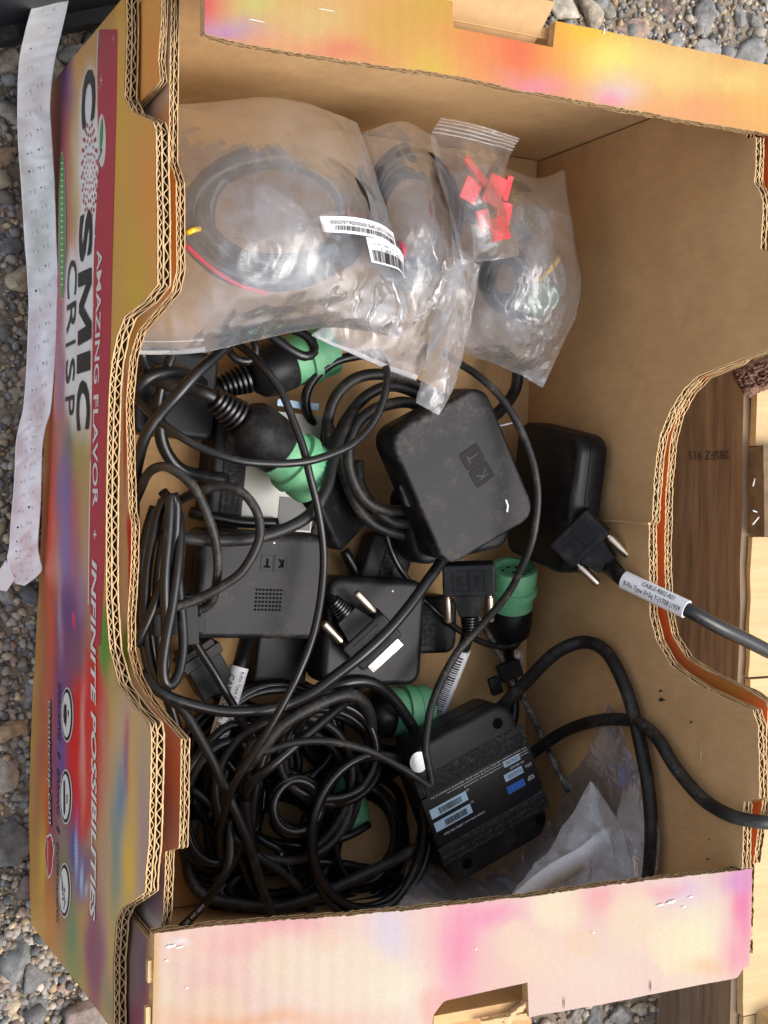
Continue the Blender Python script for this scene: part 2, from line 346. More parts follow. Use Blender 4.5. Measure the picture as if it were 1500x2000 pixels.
for (px, py, rp) in [(28, 1640, 42), (25, 1425, 34), (60, 1160, 22), (18, 1165, 22), (40, 1870, 34), (88, 1830, 20), (75, 1920, 34), (85, 1970, 26), (30, 1965, 22), (20, 480, 20), (105, 130, 26), (150, 110, 26), (115, 170, 16), (15, 215, 26), (45, 240, 16), (10, 300, 26),
                     (1470, 110, 42), (1385, 25, 34), (1310, 10, 28), (1240, 55, 36), (1160, 25, 34), (1110, 10, 40), (1330, 75, 26), (1290, 95, 22), (1390, 95, 34), (1355, 110, 18), (1450, 25, 24), (1420, 55, 16), (1190, 15, 20), (1400, 70, 14), (1480, 40, 24),
                     (1165, 1985, 26), (1215, 1985, 28), (1255, 1975, 20), (1130, 1990, 18), (160, 1985, 34), (200, 1995, 24), (25, 60, 16)]:
    P = at(px, py, 0); r = rp * .39e-3
    if rp < 42 or px < 1200:
        if try_put(P.x, P.y, r, .6): put_pebble(P.x, P.y, r)
    else: placed.append((P.x, P.y, r)); put_pebble(P.x, P.y, r)
zones = [(-.075, -.004, -.09, .60), (-.06, .05, -.10, -.004), (.17, .60, .508, .68), (.19, .47, -.16, -.02), (-.06, .12, .505, .58)]
n_p = 0; tries = 0
while n_p < 260 and tries < 20000:
    tries += 1; z = random.choices(zones, weights=[7, 1.6, 3.2, 1.0, .8])[0]
    x = random.uniform(z[0], z[1]); y = random.uniform(z[2], z[3]); r = .0036 + .0066 * random.random() ** 1.8
    if try_put(x, y, r * (1.25 if x < -.004 else 1)): put_pebble(x, y, r * (1.25 if x < -.004 else 1)); n_p += 1
# the uncountable small gravel between and around them
rnd = random.Random(3); gv = []; gf = []; gc = []
bm = bmesh.new(); bmesh.ops.create_icosphere(bm, subdivisions=1, radius=1); ico = [v.co.copy() for v in bm.verts]; icf = [tuple(v.index for v in f.verts) for f in bm.faces]; bm.free()
def grit(x, y, r):
    k = len(gv); c = rnd.choice(STONES); rot = Matrix.Rotation(rnd.uniform(0, 6.28), 3, Vector((rnd.gauss(0, 1), rnd.gauss(0, 1), rnd.gauss(0, 1))).normalized())
    e = (1, rnd.uniform(.6, 1), rnd.uniform(.5, .8)); h = rnd.uniform(.1, .5) * r; bri = rnd.uniform(.75, 1.25); cc = [q * bri for q in c]
    for v in ico:
        p = rot @ (Vector((v.x * e[0], v.y * e[1], v.z * e[2])) * (r * rnd.uniform(.82, 1.1))); gv.append((x + p.x, y + p.y, -.006 + h + p.z)); gc.append(cc)
    for f in icf: gf.append(tuple(i + k for i in f))
for i in range(20000):
    z = rnd.choices(zones, weights=[4, 1.2, 4, 1.2, .8])[0]; grit(rnd.uniform(z[0], z[1]), rnd.uniform(z[2], z[3]), .0009 + .0034 * rnd.random() ** 1.8)
for i in range(5000):
    x = rnd.gauss(.2, .55); y = rnd.gauss(.25, .55)
    if -.02 < x < .36 and -.01 < y < .51: continue
    grit(x, y, rnd.uniform(.002, .010))
go = mesh_obj('fine_gravel', gv, gf, M['grit'], recentre=False)
ca = go.data.color_attributes.new('Col', 'FLOAT_COLOR', 'POINT'); ca.data.foreach_set('color', [q for c in gc for q in (*c, 1)])
tag(go, 'loose small grey and tan gravel covering the dirt', 'gravel', kind='stuff')

# ------------------------------------------------------------------ the carton
W, LY, H, TH = .337, .5, .226, .0062
box = empty('cardboard_box', (0, 0, 0), 'open printed cardboard apple carton lying open on the gravel full of black electronics', 'carton')
def jit(u, k, a=.0007): return a * (noise.noise(Vector((u * 420, k * 7.3, 0))) + .9 * noise.noise(Vector((u * 90, k * 3.1, 5))))
def panel(name, u0, u1, top, bot, F, parent, pfn=None, flutes=True, du=.0009, depth=.018, th=TH, pdu=.0024, sub='board'):
    n = max(2, int((u1 - u0) / du)); us = [lerp(u0, u1, i / n) for i in range(n + 1)]
    vs = []; fs = []; mi = []; k = th / .0062
    def sheet(rows, m):                      # rows: list of lists of points
        b = len(vs); c = len(rows[0])
        for r in rows: vs.extend(r)
        for j in range(len(rows) - 1):
            for i in range(c - 1): a = b + j * c + i; fs.append((a, a + 1, a + c + 1, a + c)); mi.append(m)
    T = lambda u, j: top(u) + jit(u, j)
    # inner liner: big kraft face, cut edge, back
    e = .0007 * k
    def liner(n0, n1, lo0, lo1, j, m0, m1):
        tp = [T(u, j) for u in us]
        sheet([[F(u, lo0(u, t), n0) for u, t in zip(us, tp)], [F(u, lerp(lo0(u, t), t, .5), n0) for u, t in zip(us, tp)], [F(u, t, n0) for u, t in zip(us, tp)]], m0)
        sheet([[F(u, t, n0) for u, t in zip(us, tp)], [F(u, t, n1) for u, t in zip(us, tp)]], 1)
        sheet([[F(u, t, n1) for u, t in zip(us, tp)], [F(u, lerp(lo1(u, t), t, .5), n1) for u, t in zip(us, tp)], [F(u, lo1(u, t), n1) for u, t in zip(us, tp)]], m1)
    full = lambda u, t: bot(u); part = lambda u, t: max(bot(u), t - depth)
    if flutes:
        liner(th - e, th, part, full, 1, 2, 0)
        liner(.0028 * k - e / 2, .0028 * k + e / 2, part, part, 2, 2, 2)
        liner(0, e, part if pfn else full, part, 3, 1 if pfn else 0, 2)
        for (na, nb, pitch, j) in ((e, .0028 * k - e / 2, .0046, 4), (.0028 * k + e / 2, th - e, .0063, 5)):
            mid = (na + nb) / 2; A = (nb - na) / 2 - .0002; ph = random.random() * 6; hw = .00028
            nn = [mid + A * (.25 + .75 * sm((noise.noise(Vector((u * 26, j * 2, 4))) + .55) / .6)) * math.sin(2 * math.pi * u / pitch + ph + 3.4 * noise.noise(Vector((u * 52, j, 0)))) for u in us]; tp = [T(u, j) - .0004 - .0012 * max(0, noise.noise(Vector((u * 70, j, 8)))) for u in us]
            sheet([[F(u, max(bot(u), t - depth), q - hw) for u, t, q in zip(us, tp, nn)], [F(u, t, q - hw) for u, t, q in zip(us, tp, nn)]], 2)
            sheet([[F(u, t, q - hw) for u, t, q in zip(us, tp, nn)], [F(u, t, q + hw) for u, t, q in zip(us, tp, nn)]], 1)
            sheet([[F(u, t, q + hw) for u, t, q in zip(us, tp, nn)], [F(u, max(bot(u), t - depth), q + hw) for u, t, q in zip(us, tp, nn)]], 2)
    else:
        liner(0, th, full, full, 1, 0, 0)
    sheet([[F(u, bot(u), 0) for u in us], [F(u, bot(u), th) for u in us]], 1)
    for u in (us[0], us[-1]):
        sheet([[F(u, bot(u), .0001), F(u, bot(u), th - .0001)], [F(u, top(u) - .0008, .0001), F(u, top(u) - .0008, th - .0001)]], 1)
    root = mesh_obj(name, vs, fs, None, parent, smooth=True, sharp=50, mats=[M['kraft'], M['kraft_edge'], M['flute']], midx=mi)
    if pfn:
        n = max(2, int((u1 - u0) / pdu)); us = [lerp(u0, u1, i / n) for i in range(n + 1)]
        nr = max(3, int(max(top(u) - bot(u) for u in us) / pdu)); vs = []; cs = []
        for j in range(nr + 1):
            for u in us:
                P = F(u, lerp(bot(u) - .0002, T(u, 3), j / nr), -.0003); vs.append(P); cs.append(pfn(P))
        c = len(us); fs = [(j * c + i, j * c + i + 1, (j + 1) * c + i + 1, (j + 1) * c + i) for j in range(nr) for i in range(c - 1)]
        po = mesh_obj('printed_face', vs, fs, M['print'], root)
        a = po.data.color_attributes.new('Col', 'FLOAT_COLOR', 'POINT'); a.data.foreach_set('color', [q for col in cs for q in (*col, 1)])
    return root
SATU = 1.04
def painter(base, blobs, gain=1.0, satu=1.04):
    B = [(x, y, rx, ry, lin(c), a, (p if p else 2)) for (x, y, rx, ry, c, a, *p_) in blobs for p in [p_[0] if p_ else 2]]
    b0 = lin(base)
    def sat(c):
        g = .3 * c[0] + .55 * c[1] + .15 * c[2]; return [max(0.004, g + (q - g) * satu) for q in c]
    def f(P):
        px, py = proj(P); px += 5 * noise.noise(Vector(P) * 45); py += 22 * noise.noise(Vector(P) * 38 + Vector((5, 0, 0))) + 8 * noise.noise(Vector(P) * 130); c = list(b0)
        for (x, y, rx, ry, q, a, p) in B:
            d = ((px - x) / rx) ** 2 + ((py - y) / ry) ** 2
            if d < 6:
                g = a * math.exp(-(d if p == 2 else d ** (p / 2)))
                c = [lerp(m, n_, g) for m, n_ in zip(c, q)]
        return [min(.88, m * gain) for m in sat(c)]
    return f
# ---- left side: outer printed panel, corner panels, inner panel
def xo(y, z): return -.0045 - .0085 * math.exp(-((y - .24) / .13) ** 2) * sm(z / .13) - .006 * math.exp(-((y - .08) / .12) ** 2) * (1 - sm(z / .16))
def wallpt(px, py):
    x = -.006
    for _ in range(6): P = atx(px, py, x); x = xo(P.y, P.z)
    return P
def prof(pts, fn):
    q = sorted((fn(*p).y, fn(*p).z) for p in pts); ys = [a for a, _ in q]; zs = [b for _, b in q]
    return lambda u: interp(ys, zs, u)
OUT = [(246, 0), (247, 60), (245, 140), (243, 190), (258, 218), (298, 236), (304, 255), (305, 340), (307, 430), (307, 556), (282, 588), (243, 618), (229, 655), (218, 705), (213, 760), (210, 850), (208, 950), (207, 1100), (207, 1170), (214, 1270), (232, 1338), (268, 1388), (292, 1412), (295, 1440), (293, 1550), (290, 1650), (286, 1690), (283, 1742), (262, 1758), (240, 1772), (228, 1795), (222, 1880), (222, 1990)]
outp = prof(OUT, wallpt)
lw_blobs = [
    (128, 420, 36, 420, (146, 70, 66), .9, 4), (128, 1130, 50, 400, (146, 54, 66), .95, 4), (118, 1560, 50, 280, (128, 50, 72), .95, 4), (192, 1290, 16, 120, (172, 44, 50), .9, 4),
    (330, 400, 60, 400, (203, 152, 84), 1), (290, 380, 22, 130, (206, 138, 74), .9), (262, 560, 26, 120, (190, 160, 66), .8), (240, 300, 10, 140, (196, 152, 66), .7), (215, 180, 60, 220, (204, 156, 72), .5),
    (150, 130, 16, 120, (205, 150, 80), .9), (128, 165, 13, 75, (96, 76, 132), .95), (140, 190, 8, 60, (140, 95, 140), .7), (113, 330, 16, 190, (112, 66, 70), .95), (133, 320, 11, 110, (172, 92, 84), .8), (147, 330, 9, 170, (192, 170, 104), .85), (120, 560, 14, 120, (150, 84, 84), .9), (140, 470, 9, 60, (190, 140, 90), .7),
    (175, 205, 20, 75, (228, 224, 220), 1, 4), (176, 330, 25, 110, (226, 222, 220), 1, 4), (200, 275, 9, 55, (226, 222, 220), .95, 4), (170, 470, 21, 100, (224, 220, 218), 1, 4), (167, 620, 21, 130, (224, 220, 218), 1, 4), (163, 770, 20, 100, (222, 218, 216), 1, 4), (141, 560, 14, 70, (224, 218, 216), 1, 4), (139, 660, 14, 100, (224, 218, 216), 1, 4), (138, 780, 13, 70, (222, 216, 212), 1, 4),
    (116, 740, 10, 110, (140, 92, 120), .9), (118, 860, 13, 70, (170, 110, 90), .8), (136, 880, 11, 60, (86, 108, 66), .95), (156, 900, 16, 70, (150, 146, 80), .9), (126, 960, 12, 80, (104, 84, 142), .95), (148, 1010, 12, 90, (176, 96, 84), .8), (166, 1000, 12, 130, (170, 142, 100), .9), (102, 1040, 7, 210, (205, 84, 66), .95), (98, 1200, 8, 160, (206, 96, 62), .9), (128, 1080, 14, 110, (122, 100, 158), .9), (150, 1110, 12, 80, (150, 100, 130), .6), (165, 1120, 12, 70, (178, 150, 120), .7),
    (140, 1205, 24, 75, (92, 70, 118), .95), (118, 1190, 5, 90, (176, 152, 172), .85), (160, 1160, 10, 50, (140, 110, 150), .6), (143, 1210, 3.2, 20, (222, 62, 84), 1, 4), (112, 1120, 6, 80, (190, 130, 80), .7), (155, 1290, 25, 50, (112, 80, 96), .9),
    (120, 1440, 16, 170, (98, 78, 132), .95), (92, 1400, 10, 120, (182, 104, 80), .9), (90, 1560, 8, 120, (190, 96, 44), .85), (82, 1680, 8, 110, (196, 166, 74), .9), (98, 1790, 11, 80, (188, 122, 58), .8), (122, 1640, 16, 60, (132, 112, 108), .9), (128, 1720, 18, 80, (112, 118, 84), .95), (140, 1830, 18, 90, (98, 126, 92), .95), (150, 1900, 18, 60, (120, 130, 80), .8),
    (184, 1440, 34, 190, (190, 44, 42), 1, 8), (160, 1470, 32, 160, (190, 38, 38), 1, 8), (160, 1595, 17, 42, (190, 38, 38), 1, 6), (163, 1440, 5, 120, (204, 158, 150), .75), (162, 1550, 5, 50, (190, 120, 100), .6),
    (203, 1450, 6, 190, (170, 110, 112), .7), (172, 1680, 14, 50, (104, 80, 110), .9), (146, 1650, 9, 60, (58, 66, 140), .95), (158, 1710, 9, 50, (60, 70, 140), .9), (149, 1660, 2.5, 50, (170, 190, 214), .9), (158, 1710, 2.5, 30, (176, 196, 216), .9), (168, 1738, 4, 14, (170, 186, 210), .9),
    (186, 1860, 22, 150, (120, 62, 92), 1, 4), (190, 1700, 12, 90, (130, 92, 98), .7),
    (270, 1600, 75, 330, (176, 150, 112), 1, 4), (240, 1440, 18, 90, (184, 158, 118), .8), (245, 1420, 8, 60, (150, 150, 160), .6), (247, 1440, 5, 50, (190, 66, 42), .75), (250, 1510, 5, 45, (206, 98, 40), .85), (246, 1500, 5, 55, (80, 70, 130), .7), (235, 1560, 14, 80, (84, 122, 154), .9), (228, 1670, 12, 80, (96, 132, 140), .8), (262, 1560, 9, 110, (200, 160, 78), .8), (252, 1690, 14, 80, (206, 172, 66), .9), (282, 1630, 14, 150, (150, 128, 132), .85), (222, 1720, 7, 140, (112, 134, 112), .7), (240, 1800, 22, 50, (188, 158, 76), .5), (206, 1250, 12, 75, (88, 130, 52), 1, 4), (224, 1330, 14, 40, (150, 140, 90), .8), (205, 1780, 4, 200, (140, 130, 140), .5),
    (216, 1960, 16, 70, (110, 120, 96), .8)]
lw_paint = painter((190, 146, 84), lw_blobs, 1.3, 1.08)
left_outer = panel('side_wall', .002, .4985, outp, lambda u: .0015 - (.004 * abs(noise.noise(Vector((u * 25, 0, 0))))), lambda u, v, n: Vector((xo(u, v) + n, u, v)), box, lw_paint, pdu=.0021)
left_outer['label'] = 'outer printed left wall with dipping cut-out and torn corrugated top edge'
CX = .0032
ct = prof([(316, -60), (314, 40), (309, 120), (313, 160), (332, 168), (300, 192), (256, 220)], lambda a, b: atx(a, b, CX))
cpaint = painter((208, 152, 86), [(300, 100, 16, 90, (208, 138, 76), .8), (270, 60, 14, 120, (206, 156, 84), .7), (310, 200, 20, 50, (198, 120, 60), .7)], 1.3)
y_a = atx(256, 220, CX).y
panel('corner_panel', y_a, .4975, ct, lambda u: .09, lambda u, v, n: Vector((CX + n * .75, u, v)), box, cpaint, th=.0044)
cb = prof([(245, 1776), (258, 1784), (300, 1814), (297, 1840), (292, 1990), (285, 2080)], lambda a, b: atx(a, b, CX))
cpaint2 = painter((128, 104, 110), [(240, 1850, 14, 90, (196, 156, 80), .9), (235, 1960, 14, 70, (150, 130, 80), .8), (268, 1900, 14, 100, (124, 102, 104), .8), (285, 1900, 10, 120, (92, 72, 96), .9), (270, 1990, 25, 40, (140, 66, 90), .9), (292, 1860, 5, 60, (206, 150, 60), .9), (290, 1980, 5, 40, (214, 90, 60), .9)])
panel('corner_panel', .002, atx(245, 1776, CX).y, lambda u: min(cb(u), .2185), lambda u: .09, lambda u, v, n: Vector((CX + n * .75, u, v)), box, cpaint2, th=.0044)
INX = .0085; XI = lambda y: INX + .004 * math.exp(-((y - .23) / .1) ** 2)
INN = [(352, 0), (350, 100), (349, 170), (348, 318), (356, 338), (362, 360), (363, 530), (353, 572), (320, 610), (286, 648), (270, 700), (262, 790), (265, 900), (268, 1000), (273, 1022), (272, 1100), (266, 1200), (266, 1270), (280, 1320), (310, 1372), (342, 1410), (372, 1442), (371, 1560), (368, 1655), (342, 1660), (337, 1780), (331, 1812), (320, 1980)]
inp = prof(INN, lambda a, b: atx(a, b, XI(atx(a, b, INX).y) + .0044))
ipaint = painter((196, 186, 178), [(243, 850, 3.5, 150, (168, 34, 48), 1, 4), (247, 1010, 8, 300, (186, 180, 178), .3), (252, 1080, 6, 90, (176, 30, 44), 1, 4), (247, 1260, 10, 60, (104, 140, 58), 1, 4), (330, 400, 60, 220, (204, 136, 70), 1, 6), (330, 1530, 60, 170, (176, 104, 84), 1, 6), (330, 1620, 30, 60, (150, 110, 110), .8), (320, 1740, 60, 60, (124, 106, 116), 1, 6), (260, 640, 25, 50, (196, 166, 80), .9)])
panel('inner_side_wall', .012, .496, lambda u: min(inp(u), .2182) if u < .0655 else inp(u), lambda u: .006, lambda u, v, n: Vector((XI(u) + n * .75, u, v)), box, ipaint, th=.0058, pdu=.003)
# ---- right side
RIN = [(1476, 200), (1476, 285), (1474, 358), (1483, 372), (1490, 395), (1486, 488), (1512, 492), (1516, 670), (1500, 683), (1440, 704), (1400, 719), (1360, 736), (1335, 760), (1310, 800), (1289, 850), (1281, 900), (1274, 1000), (1273, 1018), (1267, 1024), (1268, 1100), (1269, 1200), (1281, 1250), (1310, 1300), (1360, 1336), (1420, 1366), (1470, 1386), (1481, 1420), (1483, 1560), (1453, 1566), (1449, 1690), (1446, 1800)]
RX = lambda y: .3345 - .004 * math.exp(-((y - .3) / .12) ** 2)
rin = prof(RIN, lambda a, b: atx(a, b, RX(atx(a, b, .3345).y)))
rpaint = painter((205, 140, 80), [])
panel('inner_side_wall', .003, .4955, lambda u: min(rin(u), .2182) if (u < .0565 or u > .4635) else rin(u), lambda u: .004, lambda u, v, n: Vector((RX(u) + TH - n, u, v)), box, rpaint, pdu=.006)
ROUT = [(1520, 300), (1525, 640), (1440, 712), (1375, 738), (1345, 768), (1322, 812), (1309, 860), (1301, 950), (1298, 1050), (1298, 1110), (1301, 1180), (1311, 1240), (1340, 1285), (1400, 1322), (1468, 1350), (1484, 1362), (1500, 1374), (1490, 1560), (1470, 1690)]
rout = prof(ROUT, lambda a, b: atx(a, b, .3475))
rpaint2 = painter((196, 112, 70), [(1420, 1340, 60, 40, (176, 122, 60), 1, 4), (1320, 900, 30, 60, (190, 126, 70), .7)])
panel('side_wall', .004, .4985, lambda u: min(rout(u), .2182) if (u < .0565 or u > .4635) else rout(u), lambda u: .004, lambda u, v, n: Vector((.3475 + n * .9, u, v)), box, rpaint2, pdu=.005)
# ---- ends, floor
MB().box((.001, .4965, .002), (W + .012, .5025, H - .007)).obj('end_wall', M['kraft'], box, False)
MB().box((.001, -.0035, .002), (W + .012, .0018, H - .007)).obj('end_wall', M['kraft'], box, False)
MB().box((.0125, .002, .0005), (.3335, .4962, .0045)).obj('floor_panel', M['kraft'], box, False)
MB().box((.018, .420, .0052), (.330, .4958, .0074)).obj('floor_flap', M['kraft'], box, False); MB().box((.018, .003, .0052), (.330, .080, .0074)).obj('floor_flap', M['kraft'], box, False)
# ---- stacking ledges (flaps folded in over both ends)
def flapz(u, v, amp=.00006): return H + amp * math.sin(2 * math.pi * u / .0086) + .0012 * noise.noise(Vector((u * 14, v * 20, 2)))
fb_pts = sorted((at(a, b, H).x, .5035 - at(a, b, H).y) for a, b in [(352, 52), (480, 86), (700, 122), (900, 150), (1000, 173), (1200, 208), (1350, 236), (1500, 262)])
fbt = lambda u: interp([a for a, _ in fb_pts], [b for _, b in fb_pts], u)
xa, xb = at(884, 0, H).x, at(1087, 62, H).x
fb_bot = lambda u: .0135 if xa < u < xb - .001 else (.0008 * noise.noise(Vector((u * 60, 0, 0))))
bp = painter((230, 168, 104), [(980, 60, 140, 40, (236, 140, 84), .5), (560, 90, 120, 30, (228, 150, 120), .5), (395, 10, 70, 50, (222, 84, 92), 1), (450, 60, 70, 26, (188, 140, 190), .9), (500, 10, 60, 45, (208, 200, 124), .95), (620, 40, 90, 60, (222, 190, 130), .9), (680, 105, 90, 22, (226, 130, 104), .8), (760, 60, 60, 60, (216, 170, 90), .8), (850, 20, 70, 50, (214, 176, 84), .8), (850, 130, 60, 40, (222, 190, 84), .8), (1010, 95, 75, 70, (238, 112, 84), 1), (1060, 165, 70, 22, (236, 140, 170), .85), (940, 100, 60, 60, (236, 150, 92), .7), (1100, 100, 60, 70, (240, 160, 84), .8), (1150, 60, 70, 40, (246, 200, 76), .9), (1200, 120, 70, 46, (250, 236, 130), .95), (1210, 180, 50, 30, (226, 198, 206), .9), (1190, 195, 30, 20, (240, 140, 170), .7), (1310, 130, 90, 60, (246, 216, 140), .85), (1370, 220, 90, 30, (244, 168, 120), .8), (1470, 200, 60, 60, (244, 190, 110), .8), (1440, 150, 70, 30, (248, 220, 140), .7)], .48, 1.12)
panel('stacking_ledge', .0155, W + .013, fbt, fb_bot, lambda u, v, n: Vector((u, .5035 - v, flapz(u, v) - n)), box, bp, pdu=.0016)
ff_pts = sorted((at(a, b, H).x, at(a, b, H).y + .0045) for a, b in [(296, 1822), (420, 1808), (640, 1792), (820, 1775), (1000, 1755), (1250, 1722), (1462, 1697)])
fft = lambda u: interp([a for a, _ in ff_pts], [b for _, b in ff_pts], u)
xc, xd = at(845, 1960, H).x, at(1032, 1945, H).x
def ff_bot(u):
    if xc < u < xd: return lerp(.0165, .0185, (u - xc) / (xd - xc)) - .006 * max(0, 1 - (u - xc) / .006)
    return .0007 * noise.noise(Vector((u * 60, 3, 0))) + (.005 * sm((u - .334) / .006) if u > .334 else 0)
fp = painter((244, 212, 200), [(380, 1850, 60, 40, (250, 232, 206), .8), (330, 1950, 50, 60, (244, 226, 198), .8), (480, 1840, 120, 40, (240, 176, 172), .9), (420, 1920, 70, 60, (238, 190, 182), .8), (620, 1890, 130, 90, (252, 234, 212), .9), (560, 1800, 90, 26, (238, 164, 168), .8), (760, 1820, 36, 60, (226, 214, 232), .85), (770, 1930, 70, 60, (255, 246, 222), .95), (900, 1850, 46, 110, (240, 132, 170), .95), (980, 1900, 60, 70, (240, 190, 184), .8), (960, 1790, 60, 30, (238, 140, 176), .85), (1090, 1770, 55, 55, (252, 236, 206), .95, 6), (1060, 1880, 80, 60, (248, 222, 196), .8), (1180, 1760, 50, 30, (238, 160, 164), .85), (1240, 1800, 60, 70, (250, 226, 198), .95, 6), (1180, 1900, 70, 60, (248, 224, 206), .8), (1360, 1830, 60, 90, (255, 246, 212), .95), (1340, 1740, 40, 26, (228, 200, 226), .8), (1300, 1735, 40, 16, (238, 158, 170), .7), (1452, 1770, 24, 80, (236, 110, 160), 1), (1440, 1720, 40, 26, (214, 140, 200), .8), (1440, 1860, 30, 40, (240, 150, 170), .8), (300, 1900, 10, 120, (236, 178, 96), .8), (700, 1905, 90, 60, (250, 232, 206), .55, 10), (540, 1880, 52, 44, (248, 226, 200), .6, 10), (1010, 1850, 44, 40, (250, 222, 196), .55, 10), (1330, 1850, 66, 58, (255, 244, 204), .6, 10), (430, 1960, 60, 40, (250, 222, 190), .6, 10), (860, 1960, 40, 40, (240, 160, 150), .5, 8), (1140, 1840, 36, 32, (250, 214, 180), .5, 10), (640, 1830, 30, 26, (250, 216, 190), .5, 10), (480, 1990, 200, 18, (240, 170, 110), .6), (1380, 1890, 40, 20, (244, 180, 120), .5), (350, 1846, 16, 6, (255, 255, 255), 1)], .33, 1.4)
panel('stacking_ledge', -.0015, W + .0065, fft, ff_bot, lambda u, v, n: Vector((u, -.0045 + v, flapz(u, v) - n)), box, fp, pdu=.0016)
# hand-hole tabs seen through the notches
panel('hand_hole_tab', at(888, 30, .235).x, at(1096, 40, .24).x, lambda u: .0335, lambda u: 0, lambda u, v, n: Vector((u, .4935 + v * .62 - n * .78, .2085 + v * .78 + n * .62 - .004)), box)
panel('hand_hole_tab', xc - .012, xd + .014, lambda u: .05, lambda u: 0, lambda u, v, n: Vector((u, .024 - v, .188 + v * .42 + n)), box, flutes=False, du=.01, th=.003)
tp = MB()
rt = random.Random(5)
for (x0, y0, x1, y1, hw) in [(940, 1998, 1030, 1982, 9), (985, 1995, 1032, 1958, 10)]:
    N_ = 12; vv = []
    for i in range(N_ + 1):
        t = i / N_; x = lerp(x0, x1, t); y = lerp(y0, y1, t)
        for q in (-1, -.3, .4, 1): vv.append(at(x + q * hw * .5 + rt.uniform(-2, 2), y + q * hw * rt.uniform(.7, 1.1), .2215 + .0035 * (1 - q * q) + rt.uniform(-.0008, .0008)))
    tp.add(vv, [(4 * i + k, 4 * i + 4 + k, 4 * i + 5 + k, 4 * i + 1 + k) for i in range(N_) for k in range(3)])
tp.obj('torn_paper', M['kraft_edge'], box)
for (px, py, hh, dx) in [(293, 1900, 17, .0016), (289, 1990, 16, .0016), (1466, 1748, 9, -.0012), (1467, 1825, 12, -.0012)]:   # torn tabs along the cut ends of the front ledge
    P = at(px, py, H); MB().box((P.x - .0006, P.y - hh * .29e-3, H - .0045), (P.x + .0016, P.y + hh * .29e-3, H - .0012)).obj('torn_tab', M['kraft_edge'], box, False)
# crease and tear lines
cr = MB()
for pts, X in (([(1175, 1017), (1210, 1018), (1240, 1021), (1268, 1023)], .3285),):
    cr.add(*tube([atx(a, b, X) for a, b in pts], .0006, 6, .001, rough=1.2))
cr.obj('tear_crease', M['kraft_edge'], box)

def wall_mark(px_pts, m, name):
    P = [atx(a, b, RX(atx(a, b, .334).y) - .0004) for a, b in px_pts]; return mesh_obj(name, P, [tuple(range(len(P)))], M[m], box, False)
for (x, y, k) in ((1290, 1349, 1.0), (1292, 1366, 1.6), (1350, 1410, .8), (1385, 1640, .5), (1382, 1678, .7)):
    wall_mark([(x - 4 * k, y + 1), (x - 1, y - 3 * k), (x + 2 * k, y - 1), (x + 5 * k, y + 1 * k), (x + 1, y + 2 * k), (x - 2 * k, y + 3 * k)], 'wood_ink', 'smudge')
mb = MB().add(*tube([atx(a, b, RX(.15) - .0001) for a, b in [(1384, 1342), (1378, 1380), (1372, 1430), (1368, 1500)]], .0005, 5, .002, rough=1.2)); mb.obj('crease', M['kraft_edge'], box)
def scuff(px, py, w_, h_, m='ink_white', z=.0012, n=9, an=0.0):
    rs = random.Random(px); P = []
    for i in range(n):
        a = 2 * math.pi * i / n; q = rs.uniform(.5, 1); x, y = w_ * q * math.cos(a), h_ * q * math.sin(a); P.append(at(px + x * math.cos(an) - y * math.sin(an), py + x * math.sin(an) + y * math.cos(an), H + z))
    mesh_obj('scuff', P, [tuple(range(n))[::-1]], M[m], box, False)
for a in ((335, 1848, 14, 3.5), (352, 1850, 9, 2.5), (326, 1876, 5, 2), (366, 1930, 3, 2), (1290, 1768, 9, 2), (1312, 1762, 12, 3), (1350, 1752, 7, 2), (1335, 1772, 5, 2), (1160, 1822, 2, 2), (930, 1854, 2, 2), (760, 1640, 0, 0)):
    if a[2]: scuff(*a, an=-.25)
for a in ((1271, 1925, 1.2, 16), (1102, 1958, 1.2, 14)): scuff(*a, m='wood_ink')
for a in ((500, 40, 20, 1), (640, 20, 24, .9), (1180, 62, 1.2, 9)): scuff(*a, an=.2)
# ---- print on the left wall
def on_wall(y, z, off): return Vector((xo(y, z) - .0003 - off, y, z))
_tc[('M', .012)] = ([(0, 0), (.03, 1), (.25, 1), (.5, .42), (.75, 1), (.97, 1), (1, 0), (.8, 0), (.78, .62), (.56, .08), (.44, .08), (.22, .62), (.2, 0)], [(0, 1, 2, 11, 12), (2, 3, 10, 11), (3, 9, 10), (3, 4, 8, 9), (4, 5, 6, 7, 8)], 1.3)
def wtext(body, p0, p1, hpx, m, off=.0005, bold=0.0, slant=0.0, name='lettering'):
    A = wallpt(*p0); B = wallpt(*p1); hz = wallpt(p0[0] + hpx, p0[1]).z - A.z
    vs, fs, _ = text_verts(body, bold); out = []
    for a, b in vs: out.append(on_wall(lerp(A.y, B.y, a) - slant * hz * b, lerp(A.z, B.z, a) + b * hz, off))
    return mesh_obj(name, out, fs, M[m], left_outer, False)
def wpoly(px_pts, m, off, name):
    vs = [wallpt(*p) for p in px_pts]; c = sum(vs, Vector()) / len(vs); V = [on_wall(c.y, c.z, off)] + [on_wall(p.y, p.z, off) for p in vs]; n = len(vs)
    return mesh_obj(name, V, [(0, 1 + i, 1 + (i + 1) % n) for i in range(n)], M[m], left_outer, False)
